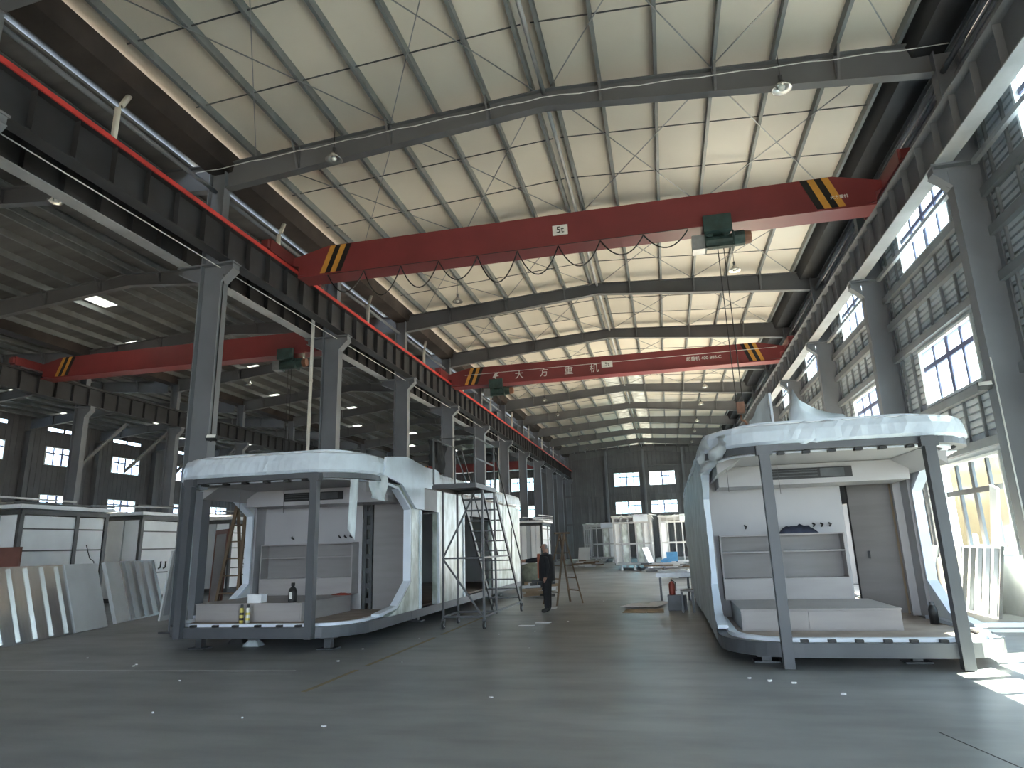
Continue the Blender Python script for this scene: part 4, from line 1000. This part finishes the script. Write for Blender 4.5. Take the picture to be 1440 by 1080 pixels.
# ------------------------------------------------------------------ far pod skeletons
def pod_frame(x, y, w_, ln, h, label, seed, foil=.5):
    rnd = random.Random(seed); o = empty('pod_skeleton', (x, y, 0))
    for yy in [ln*i/4 for i in range(5)]:
        for xx in (0, w_): box('upright', 'pale_steel', o, xx-.06, yy-.06, .42, xx+.06, yy+.06, h-.1)
        box('roof_rib', 'pale_steel', o, -.1, yy-.05, h-.1, w_+.1, yy+.05, h)
    for i in range(1, 5): box('upright', 'pale_steel', o, w_*i/5-.035, -.05, .42, w_*i/5+.035, .05, h-.1)
    for zz in (.38, 1.5, h-.35):
        box('cross_rail', 'pale_steel', o, 0, -.06, zz-.05, w_, .02, zz+.05)
        for xx in (0, w_): box('cross_rail', 'pale_steel', o, xx-.05, 0, zz-.05, xx+.05, ln, zz+.05)
    box('floor_frame', 'dark_steel', o, -.05, -.05, .30, w_+.05, ln, .42)
    for xx in (.3, w_/2, w_-.3):
        for yy in (.2, ln-.3): MB().lathe([(.09, 0), (.05, .3)], xx, yy, 10).build('foot', 'panel_white', o)
    for i in range(5):
        if rnd.random() < foil: box('infill_panel', 'foil' if i % 2 else 'panel_white', o, w_*i/5+.05, .03, .45, w_*(i+1)/5-.05, .06, h-.4)
    for i in range(4):
        for xx in (0, w_):
            if rnd.random() < foil: box('infill_panel', 'panel_white' if i % 2 else 'foil', o, xx-.02, ln*i/4+.07, .45, xx+.02, ln*(i+1)/4-.07, h-.4)
    box('roof_shell', 'foil', o, -.12, -.12, h, w_+.12, ln+.1, h+.05)
    for i in range(7):
        xx = w_*rnd.random(); bar('loose_bar', 'pale_steel', o, (xx, -.05, h+.09), (xx+rnd.uniform(-.4, .4), ln*.6, h+.14+.05*rnd.random()), .05)
    MB().box(w_*.55, -.12, h-.3, w_*.95, -.06, h+.1).build('hanging_film', 'film_white', o)
    return tag(o, label, 'pod skeleton', 'pod skeletons at the far end')
pod_frame(-3.05, 40.0, 2.1, 6.0, 3.05, 'silver pod skeleton on white feet in the middle of the far floor', 11, .7)
pod_frame(-6.9, 57.5, 2.6, 6.0, 3.15, 'dim pod skeleton far back left of the middle one', 12, .25)
pod_frame(-.40, 43.0, 2.2, 6.0, 3.1, 'bright pod skeleton right of the middle one at the far end', 13, .45)
pod_frame(2.0, 52.0, 2.4, 6.0, 3.1, 'pod skeleton far back near the right wall', 14, .4)
raw_pod(-6.7, 36.5, 39.3, 'grey unfinished pod behind the far end of the left capsule pod', 8, 2.6, 2.85)
raw_pod(-12.2, 30.5, 33.5, 'unfinished pod in the left aisle behind the column row', 9, 3.0, 2.9)
# things lying by the far skeletons
def heap(x, y, n, label, seed, m=('rough_wood', 'pale_steel', 'panel_white'), sx=1.4, cat='pile'):
    rnd = random.Random(seed); o = empty('material_pile', (x, y, 0))
    for i in range(n):
        z = .06+.09*(i//3); x0 = rnd.uniform(-sx, 0); bar('bar', m[i % len(m)], o, (x0, rnd.uniform(-.5, .5), z), (x0+sx*rnd.uniform(.7, 1.2), rnd.uniform(-.5, .5), z+.02), .08)
    return tag(o, label, cat, 'material piles')
heap(-5.6, 47.0, 14, 'low pile of bars left of the silver pod skeleton', 3)
heap(-.2, 37.6, 14, 'low pile of bars in front of the bright pod skeleton', 4, ('dark_steel', 'pale_steel', 'rough_wood'))
heap(.4, 30.5, 12, 'stack of pale bars beside the right pod rear', 5, ('pale_steel', 'panel_white', 'dark_steel'), 1.0)
heap(-4.0, 21.2, 16, 'clutter of offcuts beside the left pod beyond the scaffold', 6, ('dark_steel', 'cardboard', 'panel_white'), .6)
o = empty('blue_machine', (.15, 38.9, 0)); MB().box(-.3, -.3, .5, .3, .3, 1.0).build('machine_body', 'blue', o); MB().tube([(-.35, -.32, .35), (-.35, .32, .35)], .33, 14).build('drum', 'blue', o)
for x in (-.25, .25): MB().box(x-.05, -.25, 0, x+.05, .25, .5).build('leg', 'dark_steel', o)
tag(o, 'small blue machine in front of the bright pod skeleton', 'machine')
o = MB().bar((0, 0, 0), (-.45, .2, 1.25), .75, .03).build('leaning_board', 'panel_white', None, False, (-.85, 38.6, .02)); tag(o, 'white sheet leaning beside the blue machine', 'board')
o = MB().bar((0, 0, 0), (.1, .3, 1.3), .9, .03).build('leaning_board', 'panel_white', None, False, (-6.0, 48.5, .02)); tag(o, 'white sheet standing left of the middle pod skeleton', 'board')
# sack behind the scaffold
b = MB(); rnd = random.Random(2); vs = []; n = 14; prof = [(.35, 0), (.55, .08), (.62, .35), (.58, .62), (.40, .84), (.12, .92)]
for r, z in prof:
    for k in range(n): a = 2*math.pi*k/n; q = r*(1+.07*rnd.uniform(-1, 1)); vs.append((q*math.cos(a)*1.05, q*math.sin(a), z))
fs = [(i*n+k, i*n+(k+1) % n, (i+1)*n+(k+1) % n, (i+1)*n+k) for i in range(5) for k in range(n)]+[tuple(range(n-1, -1, -1)), tuple(range(5*n, 6*n))]
o = b.add(vs, fs).build('bulging_sack', 'sack', None, True, (-5.25, 26.2, 0)); tag(o, 'bulging grey green sack on the floor behind the person', 'sack')
# ------------------------------------------------------------------ floor objects beside the right pod
o = MB().prism([(-.55, -.45), (.35, -.5), (.62, .35), (-.3, .42)], 'z', 0.003, .012).build('white_sheet', 'paper', None, False, (-.75, 17.9, .03)); tag(o, 'white paper sheet lying by the flattened cardboard', 'sheet')
o = empty('flattened_carton', (-.72, 16.7, 0)); MB().prism([(-.45, -.4), (.1, -.45), (.12, .4), (-.4, .45)], 'z', .002, .012).build('flap', 'cardboard', o); MB().prism([(.11, -.45), (.5, -.4), (.48, .38), (.13, .4)], 'z', .004, .02).build('flap', 'cardboard', o)
tag(o, 'flattened brown cardboard carton on the floor near the right pod', 'cardboard')
o = MB().prism([(-.3, -.25), (.3, -.3), (.25, .25), (-.2, .3)], 'z', .002, .014).build('white_sheet', 'paper', None, False, (-.35, 18.75, 0)); tag(o, 'crumpled white sheet farther up the floor', 'sheet')
o = MB().box(-.22, -.2, 0, .22, .2, .34).build('tool_crate', 'dark_steel'); o.location = (.10, 17.0, 0); tag(o, 'dark crate under the red extinguisher beside the right pod', 'crate')
o = empty('fire_extinguisher', (.0, 17.0, .341)); MB().lathe([(.07, 0), (.075, .02), (.075, .24), (.05, .29), (.025, .31)], n=14).build('cylinder', 'red_paint', o, True); MB().box(-.02, -.03, .31, .02, .06, .36).build('valve', 'black', o)
MB().tube([(.02, .0, .33), (.09, 0, .28), (.09, 0, .08)], .012, 6).build('hose', 'black', o, True); tag(o, 'small red fire extinguisher on the dark crate', 'extinguisher')
o = empty('wooden_stool', (.34, 16.45, 0)); MB().box(-.16, -.2, .46, .14, .2, .5).build('seat', 'wood_panel', o)
for x in (-.13, .11):
    for y in (-.17, .17): MB().box(x-.025, y-.025, 0, x+.025, y+.025, .46).build('leg', 'dark_steel', o)
tag(o, 'small dark wooden stool beside the right pod', 'stool')
o = empty('steel_bench', (.15, 19.6, 0)); MB().box(-.55, -.15, .62, .38, .15, .74).build('beam', 'tube_steel', o); MB().box(-.5, -.12, .741, .3, .12, .80).build('top_sheet', 'panel_white', o)
for x in (-.45, .3): MB().box(x-.03, -.12, 0, x+.03, .12, .62).build('leg', 'dark_steel', o)
tag(o, 'low steel bench sticking out from the right pod side', 'bench')
o = empty('black_bottle', (3.72, 11.35, .301)); MB().lathe([(.06, 0), (.06, .2), (.045, .25), (.03, .27)], n=14).build('bottle_body', 'black', o, True); MB().lathe([(.035, .265), (.033, .31)], n=12).build('cap', 'dark_steel', o)
tag(o, 'dark bottle standing on the right pod deck corner', 'bottle')
# ------------------------------------------------------------------ floor marks and litter
def mark(x, y0, y1, w_, lab, i):
    o = MB().box(x-w_/2, y0, .0005, x+w_/2, y1, .002).build('floor_line', 'yellow_line'); tag(o, lab, 'floor line', 'yellow floor lines')
mat('yellow_line', (.34, .26, .12), .6, 0, .25, 6, col2=(.22, .20, .14))
for i, (a, b_) in enumerate(((7.6, 9.0), (9.3, 12.2), (12.6, 16.0))): mark(-4.32-.0*i, a, b_, .07, ('short worn yellow floor line nearest the camera', 'worn yellow floor line beside the left pod', 'worn yellow floor line under the scaffold')[i], i)
o = MB().bar((-12, 8.55, .001), (-5.2, 8.9, .001), .05, .002).build('floor_line', 'pale_steel'); tag(o, 'pale scratched line across the floor before the left pod', 'floor line')
mat('crack', (.05, .05, .05), .9, 0, .2, 5)
o = MB().bar((2.05, 6.6, .0008), (2.62, 4.2, .0008), .012, .0015).build('floor_joint', 'crack'); tag(o, 'thin dark joint in the concrete at lower right', 'floor joint')
rnd = random.Random(21); LIT = [(-5.42, 6.49), (-8.0, 9.09), (-8.05, 9.2), (-9.47, 9.73), (1.64, 7.96), (-5.09, 10.81), (-2.02, 7.51), (-4.94, 9.66), (-4.57, 12.07), (-3.2, 12.6), (-3.9, 9.6), (-2.6, 13.0), (-6.4, 8.1), (-4.3, 6.4), (-3.3, 6.2), (1.0, 8.6), (1.25, 8.5), (.8, 8.75), (-2.2, 14.6), (-1.9, 19.5), (-3.3, 18.6), (-2.3, 11.0)]
ZN = [(-99, -6.2, 'left of the left pod front'), (-6.2, -3.6, 'before the left pod right corner'), (-3.6, -.5, 'in the middle aisle'), (-.5, 99, 'before the right pod')]
for lo, hi, where in ZN:
    for i, (x, y) in enumerate(sorted([p for p in LIT if lo <= p[0] < hi], key=lambda p: p[1])):
        s_ = rnd.uniform(.012, .028); k = 5; vs = [(s_*rnd.uniform(.6, 1.4)*math.cos(2*math.pi*j/k), s_*rnd.uniform(.5, 1.1)*math.sin(2*math.pi*j/k)) for j in range(k)]
        o = MB().prism(vs, 'z', 0.001, .008+.012*rnd.random()).build('paper_scrap', 'paper', None, False, (x, y, 0))
        tag(o, f'small white scrap on the floor {where}, {nth(i)}', 'litter', 'litter scraps on the floor')
for i, (x, y) in enumerate(((-3.25, 13.9), (-3.0, 14.4), (-3.4, 17.6))):
    o = MB().prism([(-.16, -.05), (.15, -.07), (.17, .06), (-.13, .07)], 'z', .001, .015).build('paper_sheet', 'paper', None, False, (x+.3, y, 0)); tag(o, f'flat white paper on the floor near the scaffold, {nth(i)}', 'paper', 'paper sheets on the floor')
for (x, y, lb) in ((-7.35, 11.15, 'small heap of scrap under the front of the left pod'), (-7.9, 11.5, 'dark scrap bag under the left end of the left pod')):
    cloth_heap('scrap_heap', 'film_clear' if 'small' in lb else 'rubber', x, y, 0.002, .16, .12, .14, lb, 'scrap', 3)
